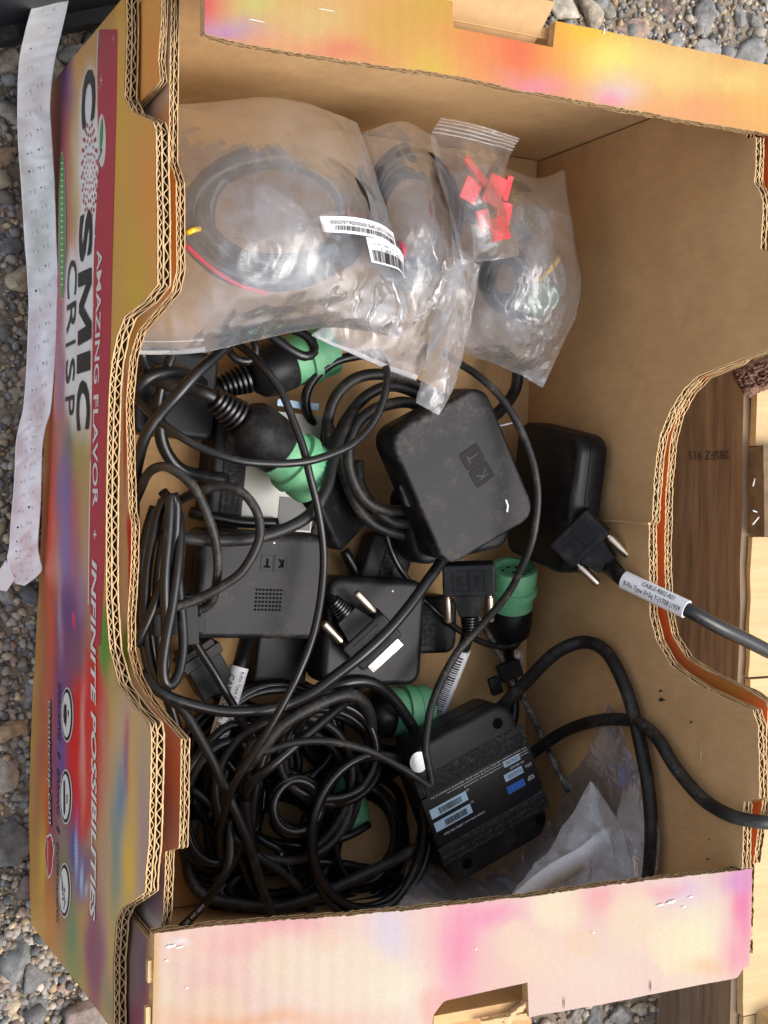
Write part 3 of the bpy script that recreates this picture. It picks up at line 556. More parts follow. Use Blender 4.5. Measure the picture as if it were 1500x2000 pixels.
def wribbon(lo, hi, m, off, name, n=160):
    # band between two photo polylines given as (x, y) running down the wall
    ys = [lerp(lo[0][1], lo[-1][1], i / n) for i in range(n + 1)]; vs = []
    for y in ys:
        a = wallpt(interp([p[1] for p in lo], [p[0] for p in lo], y), y); b = wallpt(interp([p[1] for p in hi], [p[0] for p in hi], y), y)
        for t in (0, .33, .67, 1): q = a.lerp(b, t); vs.append(on_wall(q.y, q.z, off))
    fs = [(4 * i + k, 4 * i + k + 1, 4 * i + k + 5, 4 * i + k + 4) for i in range(n) for k in range(3)]
    return mesh_obj(name, vs, fs, M[m], left_outer)
ell = lambda cx, cy, rx, ry, n=28: [(cx + rx * math.cos(2 * math.pi * i / n), cy + ry * math.sin(2 * math.pi * i / n)) for i in range(n)]
band = wribbon([(196, 58), (193, 100), (192, 200), (194, 330), (190, 400), (186, 460), (184, 560), (181, 800), (178, 960), (176, 1100), (178, 1190), (183, 1260)], [(233, 12), (231, 60), (229, 200), (224, 400), (221, 520), (217, 690), (211, 800), (207.5, 900), (206.5, 1000), (205.5, 1100), (203, 1160), (198, 1260)], 'ink_red', .0002, 'red_band')
wribbon([(193, 62), (191, 100), (190, 150)], [(195, 60), (193, 100), (192, 150)], 'ink_white', .0003, 'white_rule', 30)
wribbon([(178, 900), (175, 1060), (174, 1180)], [(180, 900), (177, 1060), (176, 1180)], 'ink_white', .0003, 'white_rule', 60)
glow = wpoly(ell(201, 275, 8, 52), 'ink_white', .0003, 'leaf_glow')
wpoly([(203, 228), (200, 240), (198, 262), (197.5, 290), (198.5, 298), (201, 290), (203.5, 268), (204, 250)], 'ink_green', .0005, 'leaf')
wpoly([(202.5, 292), (200, 302), (196, 312), (192.5, 316), (194, 312), (198, 303), (201, 290)], 'ink_black', .0005, 'stem')
for ch, (y0, y1), (x0, x1) in (('C', (151, 257), (162, 188)), ('S', (424, 517), (157, 182)), ('M', (534, 676), (155, 180)), ('I', (694, 731), (153, 178)), ('C', (746, 842), (152, 177))):
    wtext(ch, (x0, y0), (x0 - .5, y1), x1 - x0, 'ink_black', bold=.012 if ch == 'M' else .035)
for ch, (y0, y1), (x0, x1) in (('C', (514, 586), (134, 152)), ('R', (597, 655), (133, 150)), ('I', (672, 679), (131, 149)), ('S', (705, 752), (131, 148)), ('P', (776, 815), (130, 147))):
    wtext(ch, (x0, y0), (x0 - .4, y1), x1 - x0, 'ink_black')
dots = MB()      # dashed apple that stands for the O
for ring, (rr, nn) in enumerate(((.28, 9), (.46, 13), (.66, 17), (.86, 21), (1.0, 22))):
    for i in range(nn):
        a = 2 * math.pi * (i + .5 * (ring % 2)) / nn; cx = 177 + 15.5 * rr * math.sin(a); cy = 333 - 92 * rr * math.cos(a) + (10 if abs(math.sin(a)) < .25 and math.cos(a) > 0 else 0)
        k = .45 + .6 * rr; pts = [wallpt(*p) for p in ell(cx, cy, 1.0 * k, 5.2 * k, 6)]
        dots.add([on_wall(p.y, p.z, .0004) for p in pts], [tuple(range(6))])
dots.obj('apple_dashes', M['ink_apple'], left_outer, False)
wtext('AMAZING FLAVOR', (192.5, 489), (184.5, 990), 9.5, 'ink_white', bold=.02)
wtext('+', (186, 1035), (185, 1052), 6, 'ink_white', bold=.02)
wtext('INFINITE POSSIBILITIES', (183, 1092), (178, 1783), 9.5, 'ink_white', bold=.03, slant=.25)
wtext('SNACKING', (115.5, 1330), (115, 1442), 5.5, 'ink_black', slant=.2); wtext('I', (114.5, 1466), (114.5, 1473), 5, 'ink_black', slant=.4)
wtext('BAKING', (113.5, 1499), (113, 1587), 5.2, 'ink_black', slant=.2); wtext('I', (113, 1611), (113, 1618), 5, 'ink_black', slant=.4)
wtext('ENTERTAINING', (112, 1643), (112, 1797), 5, 'ink_black', slant=.2)
wtext('cosmiccrisp.com', (96.5, 1362), (96, 1606), 7.5, 'ink_black', .0004, bold=.07, slant=.1); wtext('cosmiccrisp.com', (97.2, 1364), (96.7, 1604), 6, 'ink_white', .0007, bold=.0, slant=.1)
for cy, cx in ((1396, 133.5), (1556, 131), (1739, 128.5)):
    wpoly(ell(cx, cy, 12.2, 54), 'ink_white', .0003, 'badge_halo'); wpoly(ell(cx, cy, 10.6, 51), 'ink_black', .0005, 'badge_ring'); wpoly(ell(cx, cy, 8.6, 44), 'ink_white', .0007, 'badge')
wpoly([(129, 1378), (131.5, 1374), (134, 1378), (134.5, 1400), (133.5, 1416), (132, 1420), (131, 1412), (129, 1412), (127.8, 1396)], 'ink_black', .0009, 'apple_icon')
wpoly([(137, 1386), (138.5, 1388), (138.6, 1396), (137.2, 1400), (136.6, 1392)], 'ink_black', .0009, 'leaf_icon')
wpoly([(128, 1526), (130, 1523), (131, 1527), (131.5, 1585), (130, 1592), (128, 1586)], 'ink_black', .0009, 'pie_icon')
for k in range(3): wtext('~', (133.5, 1550 + 6 * k), (133.5, 1556 + 6 * k), 3, 'ink_black', .0009)
wpoly([(124, 1704), (127.5, 1735), (128, 1745), (125, 1737)], 'ink_black', .0009, 'platter_icon')
for k in range(14):
    a, b = 126 + 6 * random.random(), 1735 + 40 * random.random(); wpoly(ell(a, b, .7, 3.5, 6), 'ink_black', .0009, 'platter_icon')
wpoly(ell(123.5, 441, 7.0, 145, 40), 'ink_white', .0003, 'pill_rim'); wpoly(ell(123.5, 441, 6.2, 142, 40), 'ink_green', .0005, 'green_pill')
tk = MB()
for k in range(22):
    y = 318 + k * 11.3; tk.add([on_wall(p.y, p.z, .0007) for p in (wallpt(122, y), wallpt(126.5, y - 1), wallpt(126.5, y + 2.5), wallpt(122.4, y + 2.2))], [(0, 1, 2, 3)])
tk.obj('tick_marks', M['ink_white'], left_outer, False)
for pts in ([(94, 1637), (101, 1632), (104.5, 1645), (104, 1690), (101, 1706), (97, 1712), (93, 1690), (90.5, 1660)], [(104, 1655), (106.5, 1652), (106, 1668), (104, 1678)]):
    wpoly([(98 + (x - 98) * 1.25, 1672 + (y - 1672) * 1.12) for x, y in pts], 'ink_white', .0003, 'emblem_rim'); wpoly(pts, 'ink_apple', .0006, 'emblem')
wtext('WASHINGTON', (96, 1638), (95.5, 1706), 3.2, 'ink_white', .0009)
for (x, y, s) in ((201, 157, 1), (225, 76, .7), (188, 462, 1.3), (186, 596, .4), (197, 172, .4), (148, 452, .5)):
    wpoly([(x - 2.6 * s, y), (x - .5 * s, y - 1.5 * s), (x, y - 14 * s), (x + .5 * s, y - 1.5 * s), (x + 2.6 * s, y), (x + .5 * s, y + 1.5 * s), (x, y + 14 * s), (x - .5 * s, y + 1.5 * s)], 'ink_white', .0006, 'star')

# ------------------------------------------------------------------ pallet, bark, bin, paper strip
pal = empty('wooden_pallet', (.47, .2, -.002), 'weathered wooden pallet beside the right wall of the carton', 'pallet'); PO = Vector((.47, .2, -.002))
def plank(name, a, b, mt, j=.0008, parent=pal, off=PO, nseg=26, axis=1):
    # a board with slightly wavy worn edges
    (x0, y0, z0), (x1, y1, z1) = a, b; mb = MB(); vs = []
    for i in range(nseg + 1):
        t = i / nseg
        for k, (p, q) in enumerate(((0, 0), (1, 0), (1, 1), (0, 1))):
            if axis == 1: P = Vector((lerp(x0, x1, p), lerp(y0, y1, t), lerp(z0, z1, q)))
            else: P = Vector((lerp(x0, x1, t), lerp(y0, y1, p), lerp(z0, z1, q)))
            P += Vector((noise.noise(P * 50), noise.noise(P * 47 + Vector((9, 0, 0))), noise.noise(P * 43 + Vector((0, 9, 0))))) * j * 2.2
            vs.append(P - off)
    fs = [(0, 1, 2, 3), tuple(4 * nseg + k for k in (3, 2, 1, 0))]
    for i in range(nseg):
        for k in range(4): l = (k + 1) % 4; fs.append((4 * i + l, 4 * i + k, 4 * i + 4 + k, 4 * i + 4 + l))
    mb.add(vs, fs); return mb.obj(name, M[mt], parent, False)
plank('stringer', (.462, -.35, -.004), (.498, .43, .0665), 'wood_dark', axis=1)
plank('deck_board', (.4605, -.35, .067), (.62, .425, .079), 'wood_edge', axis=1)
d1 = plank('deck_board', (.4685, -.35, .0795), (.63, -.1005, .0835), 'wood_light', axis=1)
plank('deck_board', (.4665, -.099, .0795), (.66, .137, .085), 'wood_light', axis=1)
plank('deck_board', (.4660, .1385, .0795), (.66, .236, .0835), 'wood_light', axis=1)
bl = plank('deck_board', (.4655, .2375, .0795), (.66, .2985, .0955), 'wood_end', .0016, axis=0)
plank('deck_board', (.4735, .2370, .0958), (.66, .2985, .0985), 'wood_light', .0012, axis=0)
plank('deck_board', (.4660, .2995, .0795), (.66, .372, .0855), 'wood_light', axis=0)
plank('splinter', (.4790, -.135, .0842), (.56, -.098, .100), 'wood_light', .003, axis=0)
# stamped number on the stringer, running down the face
vs, fs, asp = text_verts('28SFZ 915'); out = []
A = atx(1425, 880, .462)
for a, b in vs: out.append(Vector((.4608, A.y - b * .0062, .0640 - a * .0440)) - PO)
mesh_obj('stamp', out, fs, M['wood_ink'], pal, False)
# a splintered wedge of bark: ridged upper face, closed underneath
G_ = [[(1428, 722), (1440, 712), (1468, 706), (1512, 688), (1560, 668)], [(1432, 738), (1448, 730), (1475, 726), (1515, 712), (1565, 694)], [(1440, 752), (1455, 750), (1482, 748), (1520, 736), (1568, 722)], [(1452, 768), (1464, 778), (1488, 764), (1522, 754), (1570, 748)]]
def gcr(P, t):
    n = len(P) - 1; k = min(int(t * n), n - 1); f = t * n - k; return P[k].lerp(P[k + 1], f)
vs = []; fs = []; NU, NV = 60, 34
for lay in (0, 1):
    for j in range(NV + 1):
        for i in range(NU + 1):
            u, v = i / NU, j / NV; q = gcr([gcr([Vector((a, b, 0)) for a, b in r], u) for r in G_], v); ed = min(1, 9 * min(u, 1 - u)) * min(1, 5 * min(v, 1 - v))
            rn_ = noise.noise(Vector((u * 5, v * 26, 0))) + .6 * noise.noise(Vector((u * 14, v * 50, 3))) + .5 * noise.noise(Vector((u * 40, v * 40, 7)))
            vs.append(at(q.x + 2.5 * noise.noise(Vector((u * 20, v * 20, 2))), q.y + 2.5 * noise.noise(Vector((u * 22, v * 18, 9))), .088 + (.004 + .006 * ed + .0036 * rn_ * (.4 + ed) if lay == 0 else -.001)))
NN = (NU + 1) * (NV + 1)
for j in range(NV):
    for i in range(NU): a = j * (NU + 1) + i; fs.append((a, a + 1, a + NU + 2, a + NU + 1)); fs.append((NN + a + NU + 1, NN + a + NU + 2, NN + a + 1, NN + a))
bd = [i for i in range(NU + 1)] + [j * (NU + 1) + NU for j in range(1, NV + 1)] + [NV * (NU + 1) + i for i in range(NU - 1, -1, -1)] + [j * (NU + 1) for j in range(NV - 1, 0, -1)]
for k in range(len(bd)): a, b = bd[k], bd[(k + 1) % len(bd)]; fs.append((b, a, NN + a, NN + b))
bo = mesh_obj('bark_chunk', vs, fs, M['bark'])
tag(bo, 'ragged red-brown bark chunk lying on the pallet edge', 'bark')
for k, (px, py) in enumerate([(1474, 935), (1478, 1000), (1482, 1010)]):
    P = at(px, py, .1); mesh_obj('splinter', *[([Vector(q) - PO for q in tube([P, P + Vector((-.004 - .002 * k, -.005 + .006 * (k % 2), .003))], .0005, 5)[0]]), tube([P, P + Vector((-.004 - .002 * k, -.005 + .006 * (k % 2), .003))], .0005, 5)[1]], M['paper'], pal)

binr = empty('plastic_bin', at(60, 60, 0), 'black plastic bin standing on the gravel behind the carton corner', 'bin'); BO = at(60, 60, 0)
bA, bB = at(-120, 118, 0), at(236, 46, 0); bu = (bB - bA).normalized(); bn = Vector((-bu.y, bu.x, 0)); BL = (bB - bA).length
BM = Matrix(((bu.x, bn.x, 0, bA.x - BO.x), (bu.y, bn.y, 0, bA.y - BO.y), (0, 0, 1, -BO.z), (0, 0, 0, 1)))
MB().box((0, 0, 0), (BL, .004, .15), BM).obj('wall', M['bin'], binr, False)
MB().box((0, .25, 0), (BL, .254, .15), BM).obj('wall', M['bin'], binr, False)
MB().box((0, .0045, .001), (.004, .2495, .15), BM).obj('wall', M['bin'], binr, False)
MB().box((BL - .004, .0045, .001), (BL, .2495, .15), BM).obj('wall', M['bin'], binr, False)
MB().box((.0045, .0045, .003), (BL - .0045, .2495, .007), BM).obj('base', M['bin'], binr, False)
MB().box((-.006, -.008, .040), (BL + .003, -.0002, .0475), BM).obj('rib', M['plastic_grey'], binr, False)
MB().box((-.012, -.012, .1502), (BL + .012, .262, .156), BM).obj('lid', M['bin'], binr, False)

# white perforated strip: curls over the stones beside the wall
cl = [(112, -50, 35), (100, 0, 35), (85, 60, 36), (72, 120, 36), (66, 200, 33), (68, 270, 34), (72, 333, 34), (76, 400, 33), (79, 467, 32), (83, 533, 31), (85, 600, 30), (82, 660, 29), (78, 733, 28), (72, 800, 28), (63, 833, 27), (57, 870, 27), (55, 920, 27), (53, 967, 28), (49, 1020, 29), (46, 1067, 29), (46, 1092, 33), (50, 1116, 31), (38, 1142, 10)]
zs = [.075, .072, .062, .048, .038, .033, .031, .030, .030, .030, .030, .029, .028, .027, .026, .025, .024, .022, .020, .018, .016, .015, .013]
def crs(xs, k, t):
    a, b, c, d = (xs[max(0, min(len(xs) - 1, k + i))] for i in (-1, 0, 1, 2)); return .5 * (2 * b + (c - a) * t + (2 * a - 5 * b + 4 * c - d) * t * t + (3 * b - a - 3 * c + d) * t ** 3)
rows = []; acc = 0; prev = None
for k in range(len(cl) - 1):
    for i in range(26):
        t = i / 26; rows.append((crs([c[0] for c in cl], k, t), crs([c[1] for c in cl], k, t), crs([c[2] for c in cl], k, t), crs(zs, k, t)))
NS = 30; vs = []; fs = []; pits = []
for r, (cx, cy, hw, z) in enumerate(rows):
    for i in range(NS + 1):
        s = i / NS * 2 - 1; P = at(cx + s * hw * .98, cy + 6 * s * noise.noise(Vector((cy * .01, 0, 0))), z + .0024 * noise.noise(Vector((cy * .02, s * .8, 0))) - .0022 * abs(noise.noise(Vector((cy * .045 + s * .5, s * .6, 4)))) + .0012 * s * s)
        ph = (r % 15) / 15 * 2 - 1
        for sc, o_ in ((-.34, 0.0), (.30, .25)):
            d = math.hypot((s - sc) * 7, (((r / 15 + o_) % 1) * 2 - 1) * 4.2)
            if d < 1: P.z += .0017 * (1 - d) * (1 if s > sc else -.7)
        vs.append(P)
        if (r % 15 == 8 and i == 9) or (r % 15 == 4 and i == 19): pits.append((P, hw))
for r in range(len(rows) - 1):
    for i in range(NS): a = r * (NS + 1) + i; fs.append((a, a + 1, a + NS + 2, a + NS + 1))
st = mesh_obj('perforated_strip', vs, fs, M['strip'])
so_ = st.modifiers.new('t', 'SOLIDIFY'); so_.thickness = .00035
tag(st, 'long white perforated paper strip curling on the gravel beside the printed wall', 'paper strip')
tf = [at(p[0], p[1], .016) for p in ((-12, 1150), (0, 1112), (18, 1085), (10, 1092), (30, 1130), (12, 1155))]
pm = MB()
for k, (P, hw) in enumerate(pits):
    c = P - st.location + Vector((-.0007, .0002, .0009)); rr = .00050 if k % 3 else .0008
    pm.add([c + Vector((rr * .7 * math.cos(q), rr * math.sin(q), 0)) for q in [i * math.pi / 4 for i in range(8)]], [tuple(range(8))])
pm.obj('perforations', M['hole'], st, False)['kind'] = 'stuff'
to = mesh_obj('strip_scrap', [p + Vector((0, 0, .001 * (i % 2))) for i, p in enumerate(tf)] + [p - Vector((0, 0, .0005)) for p in tf], [(0, 1, 4, 5), (1, 2, 3, 4), (11, 10, 7, 6), (10, 9, 8, 7)], M['strip'])
tag(to, 'small torn white scrap at the bottom end of the paper strip', 'paper scrap')

# ------------------------------------------------------------------ black devices
def fit(c4, z4):
    P = [at(c[0], c[1], z) for c, z in zip(c4, z4)] if not isinstance(c4[0], Vector) else c4
    O = sum(P, Vector()) / 4; u = (P[1] - P[0] + P[2] - P[3]) / 2; v = (P[0] - P[3] + P[1] - P[2]) / 2
    return frame(O, u, v), u.length, v.length
def device(label, c4, z4, t, r=.010, e=.003, m='plastic', lid=.62):
    # corners of the upper face in order (left-far, right-far, right-near, left-near) of the device's own top
    Mx, wd, ht = fit(c4, z4); o = empty('modem_box', Mx @ Matrix.Translation((0, 0, -t)), label, 'modem', 'black telematics boxes in the carton')
    MB().rbox(wd, ht, t, r, e, z1=t).obj('case', M[m], o)
    if lid: MB().rbox(wd * 1.004, ht * 1.004, .0006, r, .0002, z1=t * lid).obj('seam', M['hole'], o)
    return o, wd, ht, t
def part(name, o, mb, m, smooth=False, sharp=35): return mb.obj(name, M[m], o, smooth, sharp)
def kt_logo(o, x, y, z, s, m='logo', ang=0.0, dark=True):
    # two rounded tiles side by side with the letters K and T
    R_ = Matrix.Translation((x, y, 0)) @ Matrix.Rotation(ang, 4, 'Z')
    for k, ch in ((-1, 'K'), (1, 'T')):
        mb = MB()
        if dark: mb.rbox(s * .96, s * 1.15, .0005, s * .16, .0002, z1=z + .0003, c=(k * s * .5, 0), n=3, M=R_)
        else:
            w_, h_ = s * .47, s * .56
            for a, b in (((-w_, -h_), (w_, -h_ + .0005)), ((-w_, h_ - .0005), (w_, h_)), ((-w_, -h_), (-w_ + .0005, h_)), ((w_ - .0005, -h_), (w_, h_))): mb.box((k * s * .5 + a[0], a[1], z - .0003), (k * s * .5 + b[0], b[1], z + .0003), R_)
        tile = part('logo_tile', o, mb, m)
        tb = MB(); vs, fs, _ = text_verts(ch, .03); h = s * .62; wd = s * .42
        tb.add([R_ @ Vector((k * s * .5 - wd / 2 + a * wd, -h / 2 + b * h, z + .0006)) for a, b in vs], fs); part('logo_letter', tile, tb, 'plastic_grey' if dark else 'hole')
def velcro(o, x, y, wd, ht, z):
    nx = max(6, int(wd / .0008)); ny = max(6, int(ht / .0008)); vs = []; fs = []
    for j in range(ny + 1):
        for i in range(nx + 1):
            ed = 0 if i in (0, nx) or j in (0, ny) else 1
            vs.append((x - wd / 2 + wd * i / nx, y - ht / 2 + ht * j / ny, z + ed * (.0012 + random.uniform(-.0004, .0004) + .0005 * math.sin((i if wd > ht else j) * 2.05) + .0003 * math.sin((j if wd > ht else i) * 1.3))))
    for j in range(ny):
        for i in range(nx): a = j * (nx + 1) + i; fs.append((a, a + 1, a + nx + 2, a + nx + 1))
    return mesh_obj('velcro_strip', vs, fs, M['velcro'], o, True)
def disc(x, y, z, r, n=18, ry=None): return MB().add([(x + r * math.cos(2 * math.pi * i / n), y + (ry or r) * math.sin(2 * math.pi * i / n), z) for i in range(n)], [tuple(range(n))])
def holes(o, pts, z, r, name='screw_hole'):
    for x, y in pts: part(name, o, disc(x, y, z + .0004, r), 'hole')
def barcode(o, x, y, wd, ht, z, seed, ang=0.0, name='barcode', m='ink_black'):
    rn = random.Random(seed); mb = MB(); q = 0; R_ = Matrix.Translation((x, y, 0)) @ Matrix.Rotation(ang, 4, 'Z')
    while q < wd:
        b = rn.choice((.4, .8, 1.2, .4)) * wd / 55
        mb.add([R_ @ Vector(p) for p in ((q, 0, z), (q + b, 0, z), (q + b, ht, z), (q, ht, z))], [(0, 1, 2, 3)]); q += b + rn.choice((.4, .8, .5)) * wd / 55
    return part(name, o, mb, m)
# a: on top of the coil, logo seen upside down
oa, wa, ha, ta = device('dusty black box with KT logo lying on top of the coiled cable', [(752, 852), (942, 748), (1052, 1005), (876, 1108)], [.098, .102, .098, .094], .028, .0115, .0022, 'plastic_dusty', lid=.55)
kt_logo(oa, .010, .002, ta, .0125, ang=math.pi * .5 + .12)
part('port', oa, MB().box((-wa / 2 - .0006, -.004, .010), (-wa / 2 + .001, .010, .0135)), 'steel')
part('paint_fleck', oa, MB().add([(.0185, -.026, ta + .0005), (.0198, -.0265, ta + .0005), (.0195, -.0305, ta + .0005), (.0172, -.0340, ta + .0005), (.0162, -.0330, ta + .0005), (.0183, -.0300, ta + .0005)], [(5, 4, 3, 2, 1, 0)]), 'paper')
# b: standing against the right wall
XB = .302
bcy, bcz, bw, bh, ba = .262, .066, .090, .074, rad(10)
bu2 = Vector((0, -math.cos(ba), -math.sin(ba))); bv2 = Vector((.0, -math.sin(ba), math.cos(ba))); bc0 = Vector((XB, bcy, bcz))
ob, wb, hb, tb_ = device('black box standing on edge against the right wall with a plugged connector', [bc0 - bu2 * bw / 2 + bv2 * bh / 2, bc0 + bu2 * bw / 2 + bv2 * bh / 2, bc0 + bu2 * bw / 2 - bv2 * bh / 2, bc0 - bu2 * bw / 2 - bv2 * bh / 2], None, .0235, .012, .004, 'plastic')
# c: under a
oc, wc, hc, tc_ = device('black box wedged under the logo box, only its rounded end showing', [(800, 960), (965, 900), (1018, 1075), (800, 1098)], [.062] * 4, .026, .012, .004, 'plastic_grey')
# d: KT box with grille at left
od, wdd, hd, td = device('black box with embossed KT logo and square speaker grille near the left wall', [(392, 1040), (636, 1046), (632, 1252), (380, 1245)], [.074, .074, .070, .070], .030, .006, .0035, 'plastic_dusty')
kt_logo(od, .006, .014, td, .0085, 'plastic_dusty', math.pi, False)
g = MB()
for j in range(6):
    for i in range(8): g.v, g.f = g.v, g.f; g.add(disc(-.0035 + i * .0022, -.0135 + j * .00235, td + .0004, .00072, 8).v, [tuple(range(8))])
gr = part('speaker_grille', od, g, 'hole'); gr['kind'] = 'stuff'
part('status_light', od, disc(.005, .026, td + .0004, .0006, 8), 'paper')
# e: box carrying the loose D connector
oe, we, he, te = device('smooth black box under the loose connector with gold screws', [(640, 1128), (826, 1132), (832, 1342), (628, 1338)], [.056] * 4, .030, .010, .004, 'plastic')
part('status_light', oe, disc(.010, .026, te + .0004, .0006, 8), 'paper')
# f: velcro + pale label
of, wf, hf, tf_ = device('black box with two velcro strips and a pale filmed label, under the angled green plug', [(432, 792), (654, 820), (640, 1036), (398, 1020)], [.034, .034, .030, .030], .028, .006, .003, 'plastic_grey')
velcro(of, -.026, -.006, .0135, .066, tf_); velcro(of, .036, -.004, .011, .068, tf_)
part('label_plate', of, MB().box((-.018, -.037, tf_ - .0004), (.029, .036, tf_ + .0006)), 'glass')
part('label_window', of, MB().box((.006, -.036, tf_ + .0008), (.028, -.016, tf_ + .0011)), 'gloss')
part('screw', of, MB().rbox(.005, .005, .0006, .0024, .0002, z1=tf_ + .0005, c=(-.033, .029), n=4), 'steel'); holes(of, [(-.033, .029)], tf_ + .0003, .0013)
part('bracket', of, MB().rbox(.028, .0045, .004, .0008, .0004, z1=tf_ + .001, c=(.012, .0415), n=2), 'paper_blue')
# g: tilted box right of f
og, wg, hg, tg = device('black box tipped on its side between the velcro box and the big coil', [(628, 908), (668, 885), (745, 985), (640, 1120)], [.046, .044, .018, .036], .020, .006, .003, 'plastic')
# h: upper left
oh, wh, hh_, th_ = device('black box in the upper left corner half under the plastic bag', [(268, 672), (428, 690), (418, 862), (262, 842)], [.040] * 4, .030, .006, .003, 'plastic_grey')
# i: labelled box lower right, tilted
oi_, wi, hi, ti = device('black box with velcro strips, printed serial label and silver sticker, lying label up', [(772, 1488), (962, 1386), (1110, 1600), (914, 1712)], [.072, .074, .074, .072], .032, .013, .003, 'plastic_grey')
for yy in (.0225, -.0255): velcro(oi_, .0, yy, .083, .0125, ti)
part('label_plate', oi_, MB().box((-.041, -.0178, ti - .0004), (.0415, .0148, ti + .0004)), 'gloss'); holes(oi_, [(.0255, .0365), (.032, -.0365), (-.026, -.0375)], ti, .0036, 'mounting_hole')
zt = ti + .0007; LM = math.pi
def lab(x, y, wd, ht, m='paper_blue'): return part('label_patch', oi_, MB().box((x, y, zt - .0004), (x + wd, y + ht, zt)), m)
a = lab(-.0385, .0005, .0275, .0062); barcode(oi_, -.0155, .0055, .0165, .004, zt + .0003, 1, LM); b = lab(-.0385, -.0085, .0275, .0062); barcode(oi_, -.0145, -.0035, .0165, .004, zt + .0003, 2, LM)
lab(.020, .0075, .0125, .0042); lab(.0175, -.0015, .014, .0048); c = lab(.0165, -.0100, .0135, .0050, 'ink_blue')
for k in range(6): part('badge_line', oi_, MB().box((.0172 + k * .0022, -.0100, zt), (.0175 + k * .0022, -.0052, zt + .0002)), 'ink_black')
def ltx(body, x, y, wd, h, m='paper'):
    mb = MB(); text_local(mb, body, x, y, wd, h, zt + .0003, ang=LM); part('lettering', oi_, mb, m)
ltx('01625330', .0305, .0022, .0105, .0026, 'ink_black'); ltx('REF34D4865', .0315, .0108, .0105, .0022, 'ink_black'); ltx('S/N:', .0385, .0025, .005, .0020); ltx('P/N: LBB-3.6CA', .034, .0062, .011, .0015); ltx('KEEP', .0375, -.0055, .005, .0028)
ltx('keeptruckin.com | (855) 434-3564', -.0035, -.0110, .031, .0018)
ltx('FCC ID', -.0085, .0075, .003, .0013); ltx('IC', -.0085, -.0012, .002, .0013)
for k, s_ in enumerate(('This device complies with Part 15 of the FCC Rules. Operation is subject to the', 'following two conditions: this device may not cause harmful interference and', 'must accept any interference received')): ltx(s_, .039, .0140 - k * .0019, .074 - .012 * k, .00125)
part('silver_sticker', oi_, disc(-.0340, .0385, ti + .0005, .0062, 26, .0066), 'sticker')
part('port', oi_, MB().box((-wi / 2 - .0006, -.012, .014), (-wi / 2 + .001, .006, .020)), 'steel'); part('port_opening', oi_, MB().box((-wi / 2 - .0009, -.011, .015), (-wi / 2, .005, .019)), 'hole')
# j: small piece right of e with velcro and hole
oj, wj, hj, tj = device('black velcro-backed box corner showing right of the smooth box', [(780, 1150), (884, 1178), (904, 1260), (790, 1292)], [.030] * 4, .022, .008, .003, 'plastic_grey'); velcro(oj, -.004, 0, .016, .028, tj); holes(oj, [(.012, .002)], tj, .003)
# k, l, m fillers
ok, wk, hk, tk_ = device('flat black box under the speaker grille box', [(496, 1238), (604, 1240), (600, 1352), (502, 1340)], [.024] * 4, .018, .005, .002, 'plastic')
ol, wl, hl, tl_ = device('black velcro-backed box lying deep between the coil and the smooth box', [(735, 1040), (800, 1060), (790, 1200), (690, 1160)], [.028] * 4, .018, .005, .002, 'plastic_grey'); velcro(ol, .0, .0, .010, .026, tl_)

# ------------------------------------------------------------------ cables and plugs
GC = 'black cables heaped in the carton'
def pts3(pts, z):
    n = len(pts)
    if isinstance(z, (list, tuple)): zz = [interp([i / (len(z) - 1) for i in range(len(z))], z, k / (n - 1)) for k in range(n)]
    else: zz = [z] * n
    out = []
    for (a, b), q in zip(pts, zz):
        P = at(a, b, max(q, .008))
        if P.x > .3255 and P.z < (.225 if P.y < .15 else .14): P = atx(a, b, .3255)      # stays inside the right wall
        out.append(P)
    return out
def cord(pts, z, r, m='rubber', n=10, rough=.03): return tube(pts3(pts, z), r, n, .003, rough=rough), m
def cable(label, *cords):
    # one cord: a mesh; the caller may add plugs by asking for a root
    (vs, fs), m = cords[0]
    o = mesh_obj('cable', vs, fs, M[m]); return tag(o, label, 'cable', GC)
def harness(label, base, *cords):
    B = Vector(base); o = empty('cable', B, label, 'cable', GC)
    for (vs, fs), m in cords: mesh_obj('cord', [v - B for v in vs], fs, M[m], o)
    return o, B
def P3(c): return at(c[0], c[1], c[2])
def lathe_part(name, o, B, prof, a, b, m, n=26, knurl=None): mb = MB().lathe(prof, a - B, b - B, n, knurl); return mb.obj(name, M[m], o, True, 40)
def boot(o, B, a, b, r0, r1, m='rubber'):
    # slotted strain relief: alternating ribs along a->b
    L_ = (b - a).length; pr = []; N = 6
    for i in range(N):
        t0 = L_ * i / N; rr = lerp(r0, r1, i / N); pr += [(t0, rr * .80), (t0 + L_ * .03, rr), (t0 + L_ * .115, rr), (t0 + L_ * .145, rr * .80)]
    return lathe_part('strain_relief', o, B, pr, a, b, m, 20)
